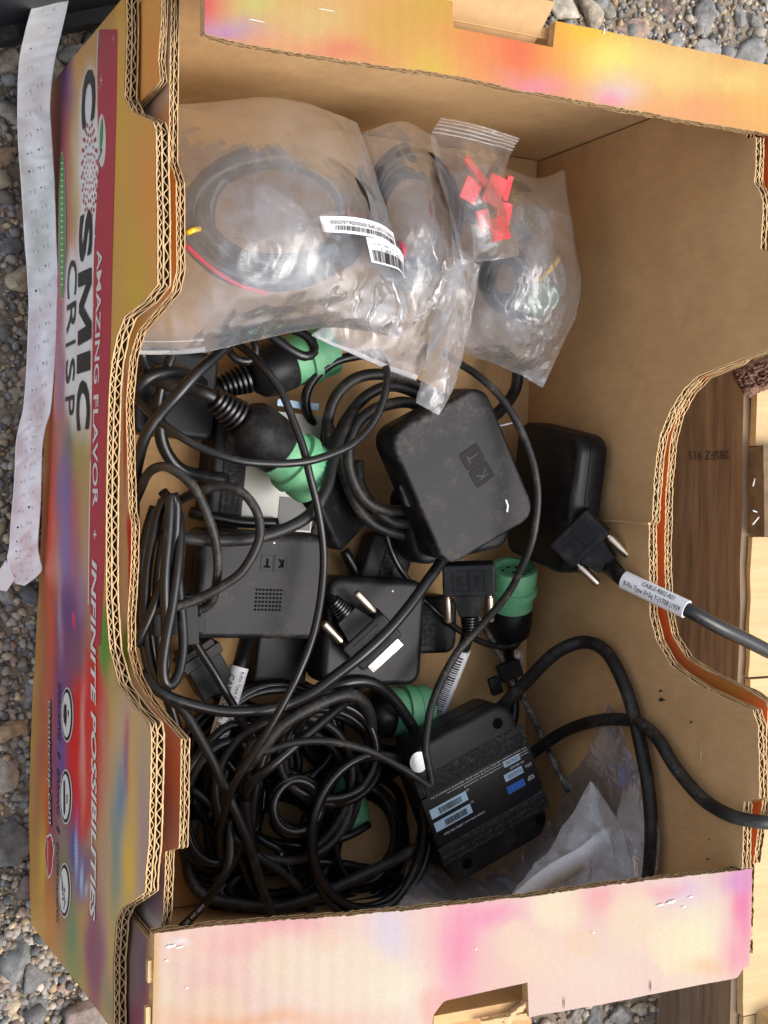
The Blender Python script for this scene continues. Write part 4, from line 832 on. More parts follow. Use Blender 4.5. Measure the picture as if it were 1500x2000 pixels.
def round_plug(o, B, tail, nose, rb, m='rubber', boot_f=.26, shell_f=.62, face=False, knurl=True):
    d = nose - tail; L_ = d.length; d.normalize(); s0 = tail + d * L_ * boot_f; s1 = tail + d * L_ * shell_f
    boot(o, B, tail, s0 - d * .001, rb * .42, rb * .62, m); l1 = (s1 - s0).length
    lathe_part('shell', o, B, [(0, rb * .55), (l1 * .06, rb * .70), (l1 * .22, rb * .93), (l1 * .45, rb), (l1 * .97, rb * .99), (l1, rb * .95)], s0, s1, 'plastic', 30)
    l2 = L_ * (1 - shell_f)
    lathe_part('green_collar', o, B, [(0, rb * .93), (.0004, rb * .97), (l2 * .34, rb * .97), (l2 * .36, rb * 1.10), (l2 * .52, rb * 1.13), (l2 * .54, rb * 1.02), (l2 * .66, rb * 1.02), (l2 * .68, rb * 1.06), (l2 * .97, rb * 1.05), (l2, rb * 1.0), (l2, rb * .80), (l2 * .86, rb * .78)], s1, nose, 'green', 64, knurl={7, 8} if knurl else None)
    if face:
        u = d.orthogonal().normalized(); v = d.cross(u); c = nose - d * (l2 * .14 - .0003)
        for k in range(9):
            a = 2 * math.pi * k / 8; rr = rb * .5 if k < 8 else 0; q = c + u * rr * math.cos(a) + v * rr * math.sin(a) - B
            MB().add([q + (u * math.cos(w_) + v * math.sin(w_)) * rb * .085 for w_ in [2 * math.pi * i / 10 for i in range(10)]], [tuple(range(10))]).obj('pin_hole', M['hole'], o, False)
    mx = frame(s1 + d * l2 * .25 - B, d, Vector((0, 0, 1)).cross(d)); return s1, d
def sleeve(o, B, a, b, r, m='paper', name='white_tag'): return lathe_part(name, o, B, [(0, r), (.0001, r * 1.02), ((b - a).length, r * 1.02), ((b - a).length + .0001, r)], a, b, m, 22)
def wrap_text(o, B, a, b, r, body, h, t0, t1, phi, m='ink_black', bars=None):
    d = (b - a); L_ = d.length; d.normalize(); up = (CP - (a + b) / 2); up = (up - d * up.dot(d)).normalized(); sd_ = d.cross(up)      # phi 0 faces up, towards the light
    def q(x, y): an = phi + y / r; return a + d * x + (up * math.cos(an) - sd_ * math.sin(an)) * (r * 1.075) - B
    mb = MB()
    if bars:
        rn = random.Random(bars); x = t0 * L_
        while x < t1 * L_:
            w_ = rn.choice((.0006, .0009, .0012)); mb.add([q(x + dx, -h / 2 + h * kk / 6) for kk in range(7) for dx in (0, w_)], [(2 * kk, 2 * kk + 1, 2 * kk + 3, 2 * kk + 2) for kk in range(6)]); x += w_ + rn.choice((.0008, .0011))
        return mb.obj('barcode', M[m], o, False)
    vs, fs, _ = text_verts(body); mb.add([q(lerp(t0, t1, x) * L_, (y - .5) * h) for x, y in vs], fs); return mb.obj('lettering', M[m], o, False)
def dsub(o, B, O, tail_dir, up, s=1.0, m='plastic_grey', shell=False, logo=True):
    # trapezoid hood plug: +x is towards the cable, y across, z up
    Mx = frame(O - B, tail_dir, up.cross(tail_dir)); F4 = Mx
    MB().rbox(.021 * s, .033 * s, .012 * s, .002, .001, z1=.006 * s, n=3, M=F4).obj('plug_body', M[m], o)
    nb = MB(); x0, x1 = .0106 * s, .024 * s
    vs = [Mx @ Vector(p) for p in ((x0, -.010 * s, -.005 * s), (x0, .010 * s, -.005 * s), (x0, .010 * s, .005 * s), (x0, -.010 * s, .005 * s), (x1, -.007 * s, -.0045 * s), (x1, .007 * s, -.0045 * s), (x1, .007 * s, .0045 * s), (x1, -.007 * s, .0045 * s))]
    nb.add(vs, [(0, 1, 2, 3), (7, 6, 5, 4), (1, 0, 4, 5), (2, 1, 5, 6), (3, 2, 6, 7), (0, 3, 7, 4)]).obj('plug_neck', M[m], o, False)
    A_ = Mx @ Vector((.0242 * s, 0, 0)) + B; C_ = Mx @ Vector((.036 * s, 0, 0)) + B
    boot(o, B, C_, A_, .0048 * s, .0062 * s)
    for k in (-1, 1):
        a = Mx @ Vector((.0112 * s, k * .0135 * s, 0)) + B; b = Mx @ Vector((.029 * s, k * .0135 * s, 0)) + B; L_ = (b - a).length
        lathe_part('thumb_screw', o, B, [(0, .0016 * s), (.0015 * s, .0016 * s), (.0016 * s, .0026 * s), (L_ * .2, .0027 * s), (L_ * .96, .0027 * s), (L_, .0022 * s)], a, b, 'gold', 28, {3, 4})
    if shell: MB().box((-.017 * s, -.0125 * s, -.0035 * s), (-.0105 * s, .0125 * s, .0035 * s), Mx).obj('metal_shell', M['steel'], o, False)
    if logo:
        for k, ch in ((-1, 'K'), (1, 'T')):
            mb = MB(); w_, h_ = .0050 * s, .0068 * s; cy = k * .0052 * s
            for a, b in (((-h_, -w_), (-h_ + .0004, w_)), ((h_ - .0004, -w_), (h_, w_)), ((-h_, -w_), (h_, -w_ + .0004)), ((-h_, w_ - .0004), (h_, w_))): mb.box((a[0], cy + a[1], .0058 * s), (b[0], cy + b[1], .0064 * s), Mx)
            mb.obj('logo_frame', M['plastic'], o, False)
            vs, fs, _ = text_verts(ch, .02); MB().add([Mx @ Vector((.0036 * s - y * .0072 * s, cy - .0025 * s + x * .0050 * s, .0063 * s)) for x, y in vs], fs).obj('logo_letter', M['logo'], o, False)
    return C_
UPV = (CP - Vector((.2, .2, .08))).normalized()

# --- green plug A (upper) with its cable
tA, nA = at(430, 757, .030), at(645, 678, .036)
o, B = harness('thick cable ending in the upper green-collared round plug beside the bags', tA, cord([(262, 764), (286, 739), (316, 727), (349, 727), (385, 744), (415, 758), (432, 757)], [.06, .064, .062, .055, .04, .032, .030], .0042))
round_plug(o, B, tA, nA, .0165)
# --- green plug B (angled, in front of the velcro box)
tB, nB = at(418, 778, .072), at(618, 935, .062)
o, B = harness('thick cable ending in the large angled green plug lying on the velcro box', tB, cord([(258, 722), (290, 735), (322, 748), (361, 756), (394, 766), (422, 780)], [.05, .055, .06, .066, .072, .072], .0044))
round_plug(o, B, tB, nB, .0172, boot_f=.24, shell_f=.62)
# --- green plug C (nose up, right)
tC, nC = at(992, 1264, .016), at(1004, 1108, .040)
o, B = harness('cable with the green round plug whose pin holes face up, right of the KT connector', tC, cord([(992, 1258), (995, 1290), (1003, 1340), (1003, 1400), (985, 1450), (960, 1500)], [.018, .014, .012, .012, .016, .02], .0036))
round_plug(o, B, tC, nC, .0150, boot_f=.10, shell_f=.52, face=True, knurl=False)
# --- green plug D (middle) and E, F (buried)
tD, nD = at(690, 1395, .020), at(832, 1388, .022)
o, B = harness('short-tailed green plug poking out right under the smooth black box', tD, cord([(692, 1395), (660, 1400), (620, 1420), (590, 1460)], [.020, .018, .015, .012], .0040)); round_plug(o, B, tD, nD, .0165, boot_f=.15, shell_f=.48, knurl=False)
tE, nE = at(640, 1430, .010), at(684, 1620, .012)
o, B = harness('green plug buried between the two lower cable coils', tE, cord([(640, 1444), (625, 1400), (600, 1370)], .014, .0040)); round_plug(o, B, tE, nE, .0140, boot_f=.12, shell_f=.30)
# --- connector KT in the middle with bar-coded tag
Ok = at(915, 1130, .062); dk = (at(917, 1235, .056) - Ok).normalized()
o, B = harness('cable with upright KT connector and bar-coded white tag in the middle of the heap', Ok, cord([(916, 1222), (912, 1245), (904, 1270), (892, 1302), (878, 1340), (862, 1380), (846, 1418), (835, 1445)], [.056, .054, .050, .044, .036, .028, .022, .018], .0042))
dsub(o, B, Ok, dk, UPV); a, b = at(904, 1268, .0502), at(845, 1416, .0224)
sleeve(o, B, a, b, .0052); wrap_text(o, B, a, b, .0052, '', .0062, .06, .90, -.1, bars=5)
# --- connector lying on box e
Oe = at(722, 1248, .0645); de = (at(668, 1192, .066) - Oe).normalized()
o, B = harness('cable with loose KT connector and gold screws lying on the smooth black box', Oe, cord([(668, 1192), (648, 1176), (628, 1160), (600, 1140), (560, 1120)], [.066, .062, .05, .035, .03], .0042)); dsub(o, B, Oe, de, UPV, 1.0, 'plastic_grey', shell=True)
# --- connector in box b, cable over the right wall with printed tag
Ob = at(1133, 1050, .102); db = (at(1195, 1110, .112) - Ob).normalized()
CB = [(1186, 1104), (1216, 1131), (1345, 1192), (1400, 1222), (1450, 1246), (1505, 1274), (1560, 1300)]; CZ = [.110, .128, .166, .170, .168, .164, .155]
cp = pts3(CB, .1); cp = [at(a, b, z) for (a, b), z in zip(CB, CZ)]; a, b = cp[1], cp[2]; path = cp[:2] + [a.lerp(b, .25), a.lerp(b, .5), a.lerp(b, .75)] + cp[2:]
o, B = harness('cable leaving over the right wall with a printed white 9-pin tag', Ob, (tube(path, .0046, 10, .003), 'rubber')); dsub(o, B, Ob, db, (UPV + Vector((-.9, 0, .0))).normalized(), 1.0, 'plastic')
sleeve(o, B, a.lerp(b, .02), a.lerp(b, .97), .0056)
wrap_text(o, B, a, b, .0057, '9-Pin Type II+Sq Y-J1708 J1939', .0040, .08, .93, -.38)
wrap_text(o, B, a, b, .0057, 'CABLE-9002-R01', .0030, .32, .80, .50)
# --- tagged cable, lower left
a, b = at(468, 1302, .036), at(426, 1446, .036)
path = [at(490, 1215, .020), at(480, 1255, .028), a, a.lerp(b, .33), a.lerp(b, .66), b, at(412, 1490, .028), at(400, 1535, .022), at(388, 1575, .016)]
o, B = harness('thick cable with a long white CABLE tag running under the lower arc', at(440, 1390, .02), (tube(path, .0046, 10, .003), 'rubber'))
sleeve(o, B, a, b, .0056); wrap_text(o, B, a, b, .0057, 'CABLE-9002-R01', .0036, .12, .92, -.50); wrap_text(o, B, a, b, .0057, '9-Pin Type II+Sq Y-J1708 J1939', .0030, .05, .95, .40)
# --- small usb plug at left with its arching cable
o, B = harness('thin cable arching up on the left from the small grey latch plug', at(360, 1190, .07), cord([(262, 985), (271, 964), (289, 925), (316, 911), (346, 922), (379, 952), (400, 994), (418, 1045), (425, 1090), (424, 1130), (415, 1172), (398, 1188), (376, 1193)], [.05, .06, .08, .092, .098, .100, .100, .098, .094, .090, .085, .080, .078], .0027, 'rubber_dirty'))
Mx = frame(at(345, 1200, .075) - B, Vector((1, .06, .05)), Vector((0, 1, 0)))
MB().rbox(.030, .022, .010, .0016, .0008, z1=.005, n=3, M=Mx).obj('plug_body', M['plastic_grey'], o); MB().rbox(.009, .026, .004, .0012, .0006, z1=.0075, c=(.006, -.004), n=3, M=Mx).obj('latch', M['plastic_grey'], o)
boot(o, B, at(392, 1192, .079), at(362, 1194, .077), .0040, .0050)
# --- grey block connector lower left
o, B = harness('thin cable running into the grey block connector lower left', at(400, 1300, .02), cord([(425, 1350), (440, 1375), (450, 1400), (470, 1440)], [.03, .028, .024, .02], .0036))
Mx = frame(at(398, 1302, .034) - B, at(425, 1350, .03) - at(385, 1275, .036), Vector((1, .5, 0)))
MB().rbox(.034, .023, .014, .002, .001, z1=.007, n=3, M=Mx).obj('plug_body', M['plastic_grey'], o); MB().rbox(.007, .027, .016, .001, .0006, z1=.008, c=(-.009, 0), n=2, M=Mx).obj('plug_collar', M['plastic'], o); boot(o, B, at(440, 1376, .028), at(420, 1344, .031), .0042, .0056)

# --- single cables (label, photo points, heights, radius, jacket)
for lb, pts, z, r, m in [
    ('thick cable slanting from under the bag down to the left wall', [(500, 640), (470, 655), (442, 675), (418, 698), (385, 728), (349, 769), (312, 810), (284, 852), (269, 905), (262, 960), (262, 1010)], [.07, .08, .085, .09, .095, .095, .09, .085, .075, .06, .045], .0033, 'rubber'),
    ('long thin cable running down the middle from the bag to the bottom coils', [(440, 640), (457, 665), (490, 691), (520, 724), (550, 766), (571, 817), (592, 874), (604, 925), (619, 985), (629, 1045), (632, 1090), (630, 1135), (622, 1195), (607, 1255), (583, 1315), (566, 1350), (526, 1423), (490, 1480), (457, 1533), (440, 1583), (430, 1633), (432, 1685), (436, 1720)], [.06, .07, .082, .09, .095, .098, .10, .10, .098, .095, .094, .094, .095, .096, .096, .094, .09, .085, .08, .07, .06, .045, .03], .0023, 'rubber'),
    ('thin cable sagging in a wide arc across the green plug', [(255, 765), (295, 808), (340, 844), (385, 871), (430, 889), (475, 901), (520, 905), (565, 905), (610, 899), (655, 884), (690, 866), (723, 833), (745, 792), (756, 747), (753, 712), (740, 690)], [.07, .085, .095, .10, .104, .106, .107, .108, .108, .106, .104, .10, .098, .096, .09, .08], .0023, 'rubber'),
    ('scraped thin cable looping round the logo box and folded back at the label', [(870, 690), (893, 707), (933, 733), (973, 770), (1003, 813), (1027, 863), (1043, 913), (1050, 963), (1047, 1013), (1037, 1063), (1017, 1113), (993, 1158), (953, 1207), (925, 1238), (900, 1265), (877, 1300), (857, 1340), (841, 1385), (833, 1435), (831, 1462), (837, 1495), (842, 1528), (836, 1534), (800, 1510), (733, 1472), (667, 1452), (617, 1447), (567, 1452), (533, 1463), (505, 1472)], [.08, .09, .105, .112, .116, .118, .12, .12, .118, .114, .105, .095, .085, .08, .078, .078, .08, .082, .084, .085, .085, .085, .085, .085, .08, .078, .076, .074, .072, .07], .0024, 'rubber_dirty'),
    ('thick dirty cable sweeping right from the left bundle over the KT box', [(690, 800), (665, 850), (650, 900), (637, 955), (604, 1006), (550, 1036), (490, 1052), (430, 1056), (364, 1052), (325, 1046), (300, 1040)], [.06, .07, .078, .085, .088, .088, .087, .086, .085, .08, .07], .0036, 'rubber_dirty'),
    ('medium cable arching over the left end of the KT box', [(340, 985), (364, 970), (394, 958), (436, 949), (472, 961), (499, 994), (508, 1030), (502, 1066), (472, 1117), (430, 1147), (385, 1171), (349, 1183), (305, 1192)], [.07, .08, .09, .098, .102, .104, .104, .103, .1, .096, .092, .09, .085], .0027, 'rubber_dirty'),
    ('thick cable sweeping from the left wall under the gold screws to the logo box', [(275, 1312), (310, 1350), (355, 1371), (415, 1386), (460, 1390), (520, 1386), (565, 1374), (610, 1353), (655, 1320), (710, 1277), (760, 1230), (800, 1183), (833, 1137), (862, 1096), (880, 1060)], [.06, .065, .068, .07, .072, .074, .076, .08, .084, .088, .088, .086, .082, .076, .07], .0034, 'rubber'),
    ('thin cable dropping from the left bundle past the grey block connector', [(360, 1215), (370, 1236), (394, 1276), (421, 1318), (445, 1360), (466, 1396), (481, 1435), (486, 1480)], [.07, .065, .06, .056, .054, .05, .046, .04], .0026, 'rubber'),
    ('dusty cable running from the left wall down to the bottom flap', [(300, 1310), (317, 1350), (360, 1390), (390, 1440), (417, 1490), (440, 1543), (467, 1603), (490, 1660), (510, 1727), (537, 1797), (560, 1850)], [.055, .06, .064, .066, .068, .07, .07, .068, .06, .05, .04], .0030, 'rubber_dirty'),
    ('fuzzy thick cable arching below the smooth box', [(470, 1510), (500, 1477), (550, 1417), (617, 1377), (677, 1357), (710, 1373), (724, 1410), (722, 1457), (715, 1500)], [.06, .068, .072, .074, .072, .066, .058, .048, .04], .0040, 'rubber_dirty'),
    ('thick black cable arching over the middle green plug', [(575, 1430), (600, 1390), (633, 1352), (683, 1332), (727, 1334), (760, 1357), (787, 1390), (813, 1433), (830, 1470)], [.045, .052, .056, .058, .056, .052, .048, .042, .036], .0038, 'rubber'),
    ('shiny straight cable slanting up through the bottom heap', [(478, 1560), (490, 1530), (533, 1494), (583, 1450), (633, 1407), (680, 1366), (705, 1340)], [.062, .068, .074, .072, .066, .058, .05], .0030, 'rubber'),
    ('cable with faint lettering running to the lower left corner', [(446, 1600), (450, 1643), (447, 1688), (430, 1723), (403, 1760), (377, 1790), (345, 1820), (320, 1850)], [.06, .066, .07, .07, .066, .06, .054, .05], .0026, 'rubber'),
    ('heavy cable lying along the bottom edge of the heap', [(380, 1600), (370, 1650), (367, 1690), (376, 1725), (402, 1750), (467, 1766), (533, 1772), (583, 1762), (650, 1737), (700, 1713), (750, 1690), (800, 1664), (840, 1640)], [.03, .03, .03, .034, .038, .04, .044, .05, .056, .058, .056, .05, .04], .0037, 'rubber_dirty'),
    ('cable curling into a tight hook near the bottom flap', [(470, 1640), (497, 1668), (550, 1703), (583, 1733), (602, 1758), (604, 1778), (590, 1786), (560, 1780)], [.05, .052, .05, .048, .046, .044, .042, .04], .0029, 'rubber_dirty'),
    ('cable with white printing crossing the dark centre of the bottom heap', [(497, 1630), (520, 1645), (545, 1660), (567, 1690), (580, 1720), (583, 1745)], [.04, .044, .045, .043, .04, .034], .0026, 'rubber'),
    ('shiny cable crossing level under the small tied coil', [(490, 1625), (520, 1640), (560, 1650), (604, 1652), (650, 1643), (690, 1628), (720, 1610)], [.034, .036, .036, .036, .036, .034, .03], .0026, 'rubber'),
    ('upright shiny cable in the middle of the bottom heap', [(500, 1440), (483, 1483), (477, 1550), (484, 1617), (497, 1680), (512, 1740)], [.06, .06, .058, .055, .05, .04], .0036, 'rubber'),
    ('second upright cable just right of the shiny one', [(520, 1460), (504, 1510), (494, 1570), (490, 1640), (496, 1700)], [.056, .055, .053, .05, .04], .0032, 'rubber'),
    ('cable leaning from the left bundle into the bottom heap', [(372, 1540), (400, 1560), (430, 1590), (455, 1630), (475, 1690), (500, 1760), (520, 1810)], [.04, .044, .046, .046, .042, .036, .03], .0028, 'rubber'),
    ('lower cable leaning parallel to the left wall cable', [(374, 1560), (395, 1590), (420, 1640), (428, 1690), (424, 1720)], [.03, .03, .03, .026, .022], .0030, 'rubber'),
    ('thick cable loop rising against the right wall below the cut-out', [(930, 1430), (960, 1400), (1010, 1350), (1070, 1288), (1105, 1264), (1140, 1254), (1170, 1262), (1195, 1288), (1225, 1352), (1248, 1440), (1265, 1530), (1272, 1620), (1268, 1700), (1255, 1790), (1235, 1860)], [.03, .035, .05, .07, .08, .088, .098, .108, .12, .126, .130, .132, .132, .12, .10], .0043, 'rubber_dirty'),
    ('thick cable climbing out over the right wall step', [(1000, 1500), (1030, 1478), (1100, 1430), (1170, 1407), (1240, 1409), (1282, 1440), (1320, 1500), (1370, 1558), (1420, 1590), (1462, 1602), (1505, 1607), (1560, 1612)], [.03, .04, .06, .085, .112, .130, .152, .185, .215, .236, .240, .232], .0040, 'rubber_dirty'),
    ('thin straight cable crossing the floor right of the barcode tag', [(930, 1200), (947, 1227), (977, 1283), (1000, 1333), (1030, 1380), (1060, 1443), (1093, 1513), (1110, 1545)], [.03, .028, .026, .024, .022, .022, .026, .03], .0021, 'frayed'),
    ('thin cable passing behind the KT connector to the green plug', [(815, 1158), (830, 1173), (867, 1207), (900, 1233), (950, 1257), (993, 1263), (1015, 1250), (1030, 1230)], [.03, .032, .032, .03, .028, .028, .03, .03], .0022, 'rubber'),
    ('thick cable end curving from the right bag under the logo box', [(1012, 715), (1011, 735), (1007, 760), (990, 787), (965, 812), (930, 830)], [.04, .04, .04, .042, .045, .05], .0040, 'rubber'),
    ('cable curving from under the middle bag down beside the velcro box', [(740, 690), (700, 694), (655, 706), (616, 736), (598, 772), (601, 808), (616, 836), (630, 880)], [.05, .05, .048, .044, .04, .036, .03, .024], .0031, 'rubber'),
    ('cable loop hooked over the upper green plug', [(505, 640), (529, 655), (565, 682), (595, 696), (613, 688), (609, 666), (590, 650), (560, 640)], [.07, .074, .076, .076, .074, .072, .07, .065], .0029, 'rubber'),
    ('small cable loop just under the bag edge left of the upper plug', [(430, 655), (445, 680), (460, 700), (484, 706), (499, 691), (497, 667), (480, 645)], [.06, .064, .066, .066, .066, .066, .06], .0024, 'rubber'),
    ('black cable bending down behind the left bundle', [(312, 770), (310, 800), (312, 835), (318, 868), (334, 898), (357, 919), (400, 930), (440, 935)], [.05, .05, .05, .048, .046, .044, .036, .03], .0038, 'rubber'),
    ('cable stub standing upright at the upper left edge', [(277, 680), (281, 708), (300, 724), (322, 730)], [.07, .066, .06, .055], .0032, 'rubber'),
    ('short cable rising behind the thick slanting cable at upper left', [(340, 680), (326, 720), (312, 768), (308, 800)], [.06, .06, .058, .055], .0030, 'rubber'),
    ('thick cable stub between the tilted box and the smooth box', [(672, 1075), (685, 1100), (696, 1122), (705, 1150)], [.02, .02, .02, .02], .0036, 'rubber'),
    ('thin cable hanging over the deep velcro box', [(752, 1030), (762, 1070), (778, 1105), (795, 1130), (815, 1160)], [.045, .044, .042, .04, .036], .0020, 'rubber'),
    ('dark cable along the left wall behind the bundle', [(270, 1080), (278, 1150), (290, 1230), (305, 1300), (330, 1370), (352, 1450), (365, 1540), (372, 1620)], [.03, .03, .03, .03, .028, .026, .024, .022], .0034, 'rubber'),
    ('cable hidden low along the bottom left corner', [(348, 1640), (362, 1660), (375, 1690), (410, 1700), (450, 1690), (520, 1690), (600, 1690)], .012, .0036, 'rubber'),
    ('low cable crossing the left floor under the KT box', [(372, 1000), (400, 1008), (470, 1020), (540, 1022)], [.03, .034, .036, .034], .0036, 'rubber')]:
    co = cable(lb, cord(pts, z, r, m)); q_ = pts3(pts, z)
    if 'lettering' in lb: wrap_text(co, co.location, q_[4], q_[6], r * 1.0, 'AWM 2464  80C  300V', .0020, .05, .95, .2, 'paper')
    if 'printing' in lb: wrap_text(co, co.location, q_[2], q_[4], r * 1.0, 'E214500 AWM STYLE', .0018, .05, .95, .1, 'paper')

def coil(label, cx, cy, rx, ry, z0, z1, turns, r, m='rubber', rot=0.0, wob=.10, seed=1, tie=False):
    rn = random.Random(seed); P = []; N = int(turns * 16); ph = rn.uniform(0, 6); c, s = math.cos(rot), math.sin(rot)
    off = [(rn.uniform(-1, 1), rn.uniform(-1, 1), rn.uniform(-1, 1), rn.uniform(-1, 1)) for _ in range(int(turns) + 3)]
    for i in range(N + 1):
        t = i / 16; k = int(t); f = sm(t - k); q = [lerp(off[k][j], off[k + 1][j], f) for j in range(4)]; a = 2 * math.pi * t + ph
        x = rx * (1 + wob * q[2]) * math.cos(a) + q[0] * rx * wob * .6; y = ry * (1 + wob * q[3]) * math.sin(a) + q[1] * ry * wob * .6
        P.append(at(cx + x * c - y * s, cy + x * s + y * c, max(.008, lerp(z0, z1, .5 + .5 * math.sin(t * 2.4 + seed)) + .003 * q[0])))
    vs, fs = tube(P, r, 9, .004, rough=.03)
    if not tie: return tag(mesh_obj('coiled_cable', vs, fs, M[m]), label, 'cable', GC)
    B = at(cx, cy, z0); o = empty('coiled_cable', B, label, 'cable', GC); mesh_obj('cord', [v - B for v in vs], fs, M[m], o); return o
# big coil under the logo box: control points follow its visible arcs
bc = [(640, 985), (640, 877), (641, 820), (657, 773), (693, 740), (743, 731), (800, 745), (870, 790), (930, 880), (900, 980), (827, 1042), (760, 1037), (717, 1013), (690, 973), (668, 910), (662, 853), (688, 803), (727, 766), (780, 756), (860, 800), (905, 880), (880, 970), (800, 994), (757, 997), (717, 980), (690, 940), (680, 890), (692, 838), (715, 810), (752, 792), (810, 790), (880, 850), (890, 930), (840, 1010), (780, 1022), (740, 1000), (705, 950), (700, 900)]
cable('thick dirty cable wound in a big coil under the logo box', cord(bc, [.03, .055, .06, .058, .055, .052, .05, .05, .05, .052, .056, .058, .06, .062, .064, .066, .066, .062, .058, .055, .05], .0036, 'rubber_dirty'))
bun = [(318, 960), (350, 1010), (348, 1090), (337, 1180), (325, 1245), (318, 1300), (322, 1332), (335, 1338), (350, 1312), (358, 1250), (350, 1150), (338, 1040), (325, 975), (310, 1000), (296, 1060), (286, 1130), (284, 1220), (296, 1300), (310, 1328), (322, 1310), (324, 1230), (322, 1130), (330, 1030), (334, 970), (345, 985), (338, 1080), (310, 1160), (290, 1210), (276, 1240), (268, 1260)]
cable('thin cable folded into a tall narrow bundle along the left wall', cord(bun, [.075, .09, .094, .096, .096, .092, .088, .084, .08, .078, .08, .085, .09, .092, .09, .088, .086, .084, .08], .0029, 'rubber'))
cable('second folded strand of the narrow bundle along the left wall', cord([(300, 990), (283, 1050), (272, 1130), (275, 1220), (288, 1300), (304, 1335), (316, 1325), (310, 1250), (306, 1150), (318, 1050), (326, 985)], [.05, .055, .06, .06, .058, .055, .05], .0027, 'rubber'))
coil('shiny coil of several even loops lying beside the label box', 722, 1625, 108, 150, .024, .060, 9, .0027, 'rubber', .15, .10, 3)
coil('inner loops of thinner cable within the coil beside the label box', 712, 1630, 62, 95, .014, .036, 5, .0023, 'rubber', .1, .12, 4)
coil('coil of loops under the fuzzy arching cable', 640, 1475, 92, 88, .020, .056, 9, .0026, 'rubber', .3, .12, 5)
coil('wide coil around the white CABLE tag', 540, 1435, 115, 100, .014, .030, 9, .0026, 'rubber', 0, .10, 6)
oc_ = coil('small dark coil bound with a wire tie', 578, 1575, 50, 52, .030, .058, 9, .0025, 'rubber', .5, .14, 7, True)
mesh_obj('wire_tie', *[[v - oc_.location for v in tube([at(528, 1560, .05), at(524, 1590, .056), at(530, 1615, .05), at(538, 1600, .04)], .0007, 6)[0]], tube([at(528, 1560, .05), at(524, 1590, .056), at(530, 1615, .05), at(538, 1600, .04)], .0007, 6)[1]], M['rubber_dirty'], oc_)
coil('loose loops filling the lower left corner', 432, 1575, 72, 140, .012, .045, 8, .0029, 'rubber', .2, .16, 8)
coil('flat loops along the bottom flap', 600, 1735, 165, 46, .012, .034, 7, .0028, 'rubber', -.05, .2, 9)
coil('loops low under the middle of the heap', 535, 1640, 115, 110, .010, .030, 9, .0028, 'rubber', .7, .18, 10)
coil('shadowed loops on the floor inside the coil beside the label box', 690, 1640, 90, 110, .008, .014, 6, .0029, 'rubber', .5, .2, 14)
coil('flat loops deep beneath the middle green plug', 690, 1450, 105, 70, .008, .016, 5, .0029, 'rubber', .2, .16, 11)
coil('dim loops on the floor under the CABLE tag', 470, 1480, 100, 95, .008, .016, 5, .0030, 'rubber', .4, .18, 12)
coil('dusty loops between the wall tear and the bottom coils', 560, 1545, 130, 150, .02, .05, 4, .0028, 'rubber_dirty', .35, .16, 13)
# cable clip and crumpled tape near plug C
oc2 = empty('cable_clip', at(985, 1325, .03), 'small black cable clip on the thin cable right of the barcode tag', 'cable clip'); B = at(985, 1325, .03)
Mx = frame(Vector((0, 0, 0)), Vector((1, .35, .1)), Vector((-.35, 1, 0)))
MB().rbox(.016, .012, .007, .001, .0006, z1=.004, c=(.005, .004), n=2, M=Mx).obj('clip_body', M['plastic_grey'], oc2); MB().rbox(.008, .012, .005, .001, .0006, z1=.003, c=(-.008, -.002), n=2, M=Mx).obj('clip_jaw', M['plastic_grey'], oc2)
for lb, px, py, rx, ry, z in (('crumpled silver tape by the cable clip', 1013, 1292, 9, 24, .030), ('crumpled silver tape scrap just below the cable clip', 1017, 1350, 5, 17, .020)):
    vs = []; fs = []
    for j in range(9):
        for i in range(5): vs.append(at(px + rx * (i / 2 - 1) * (1 - .3 * abs(j / 4 - 1)), py + ry * (j / 4 - 1), z + random.uniform(-.0018, .0018)))
    for j in range(8):
        for i in range(4): a = j * 5 + i; fs.append((a, a + 1, a + 6, a + 5))
    q = mesh_obj('tape_scrap', vs, fs, M['foil'], smooth=False); q.modifiers.new('t', 'SOLIDIFY').thickness = .0004; tag(q, lb, 'tape')
wt = mesh_obj('wire_piece', *tube([at(975, 832, .05), at(1000, 826, .052)], .0006, 6), M['paper']); tag(wt, 'short white wire stub between the logo box and the standing box', 'wire')

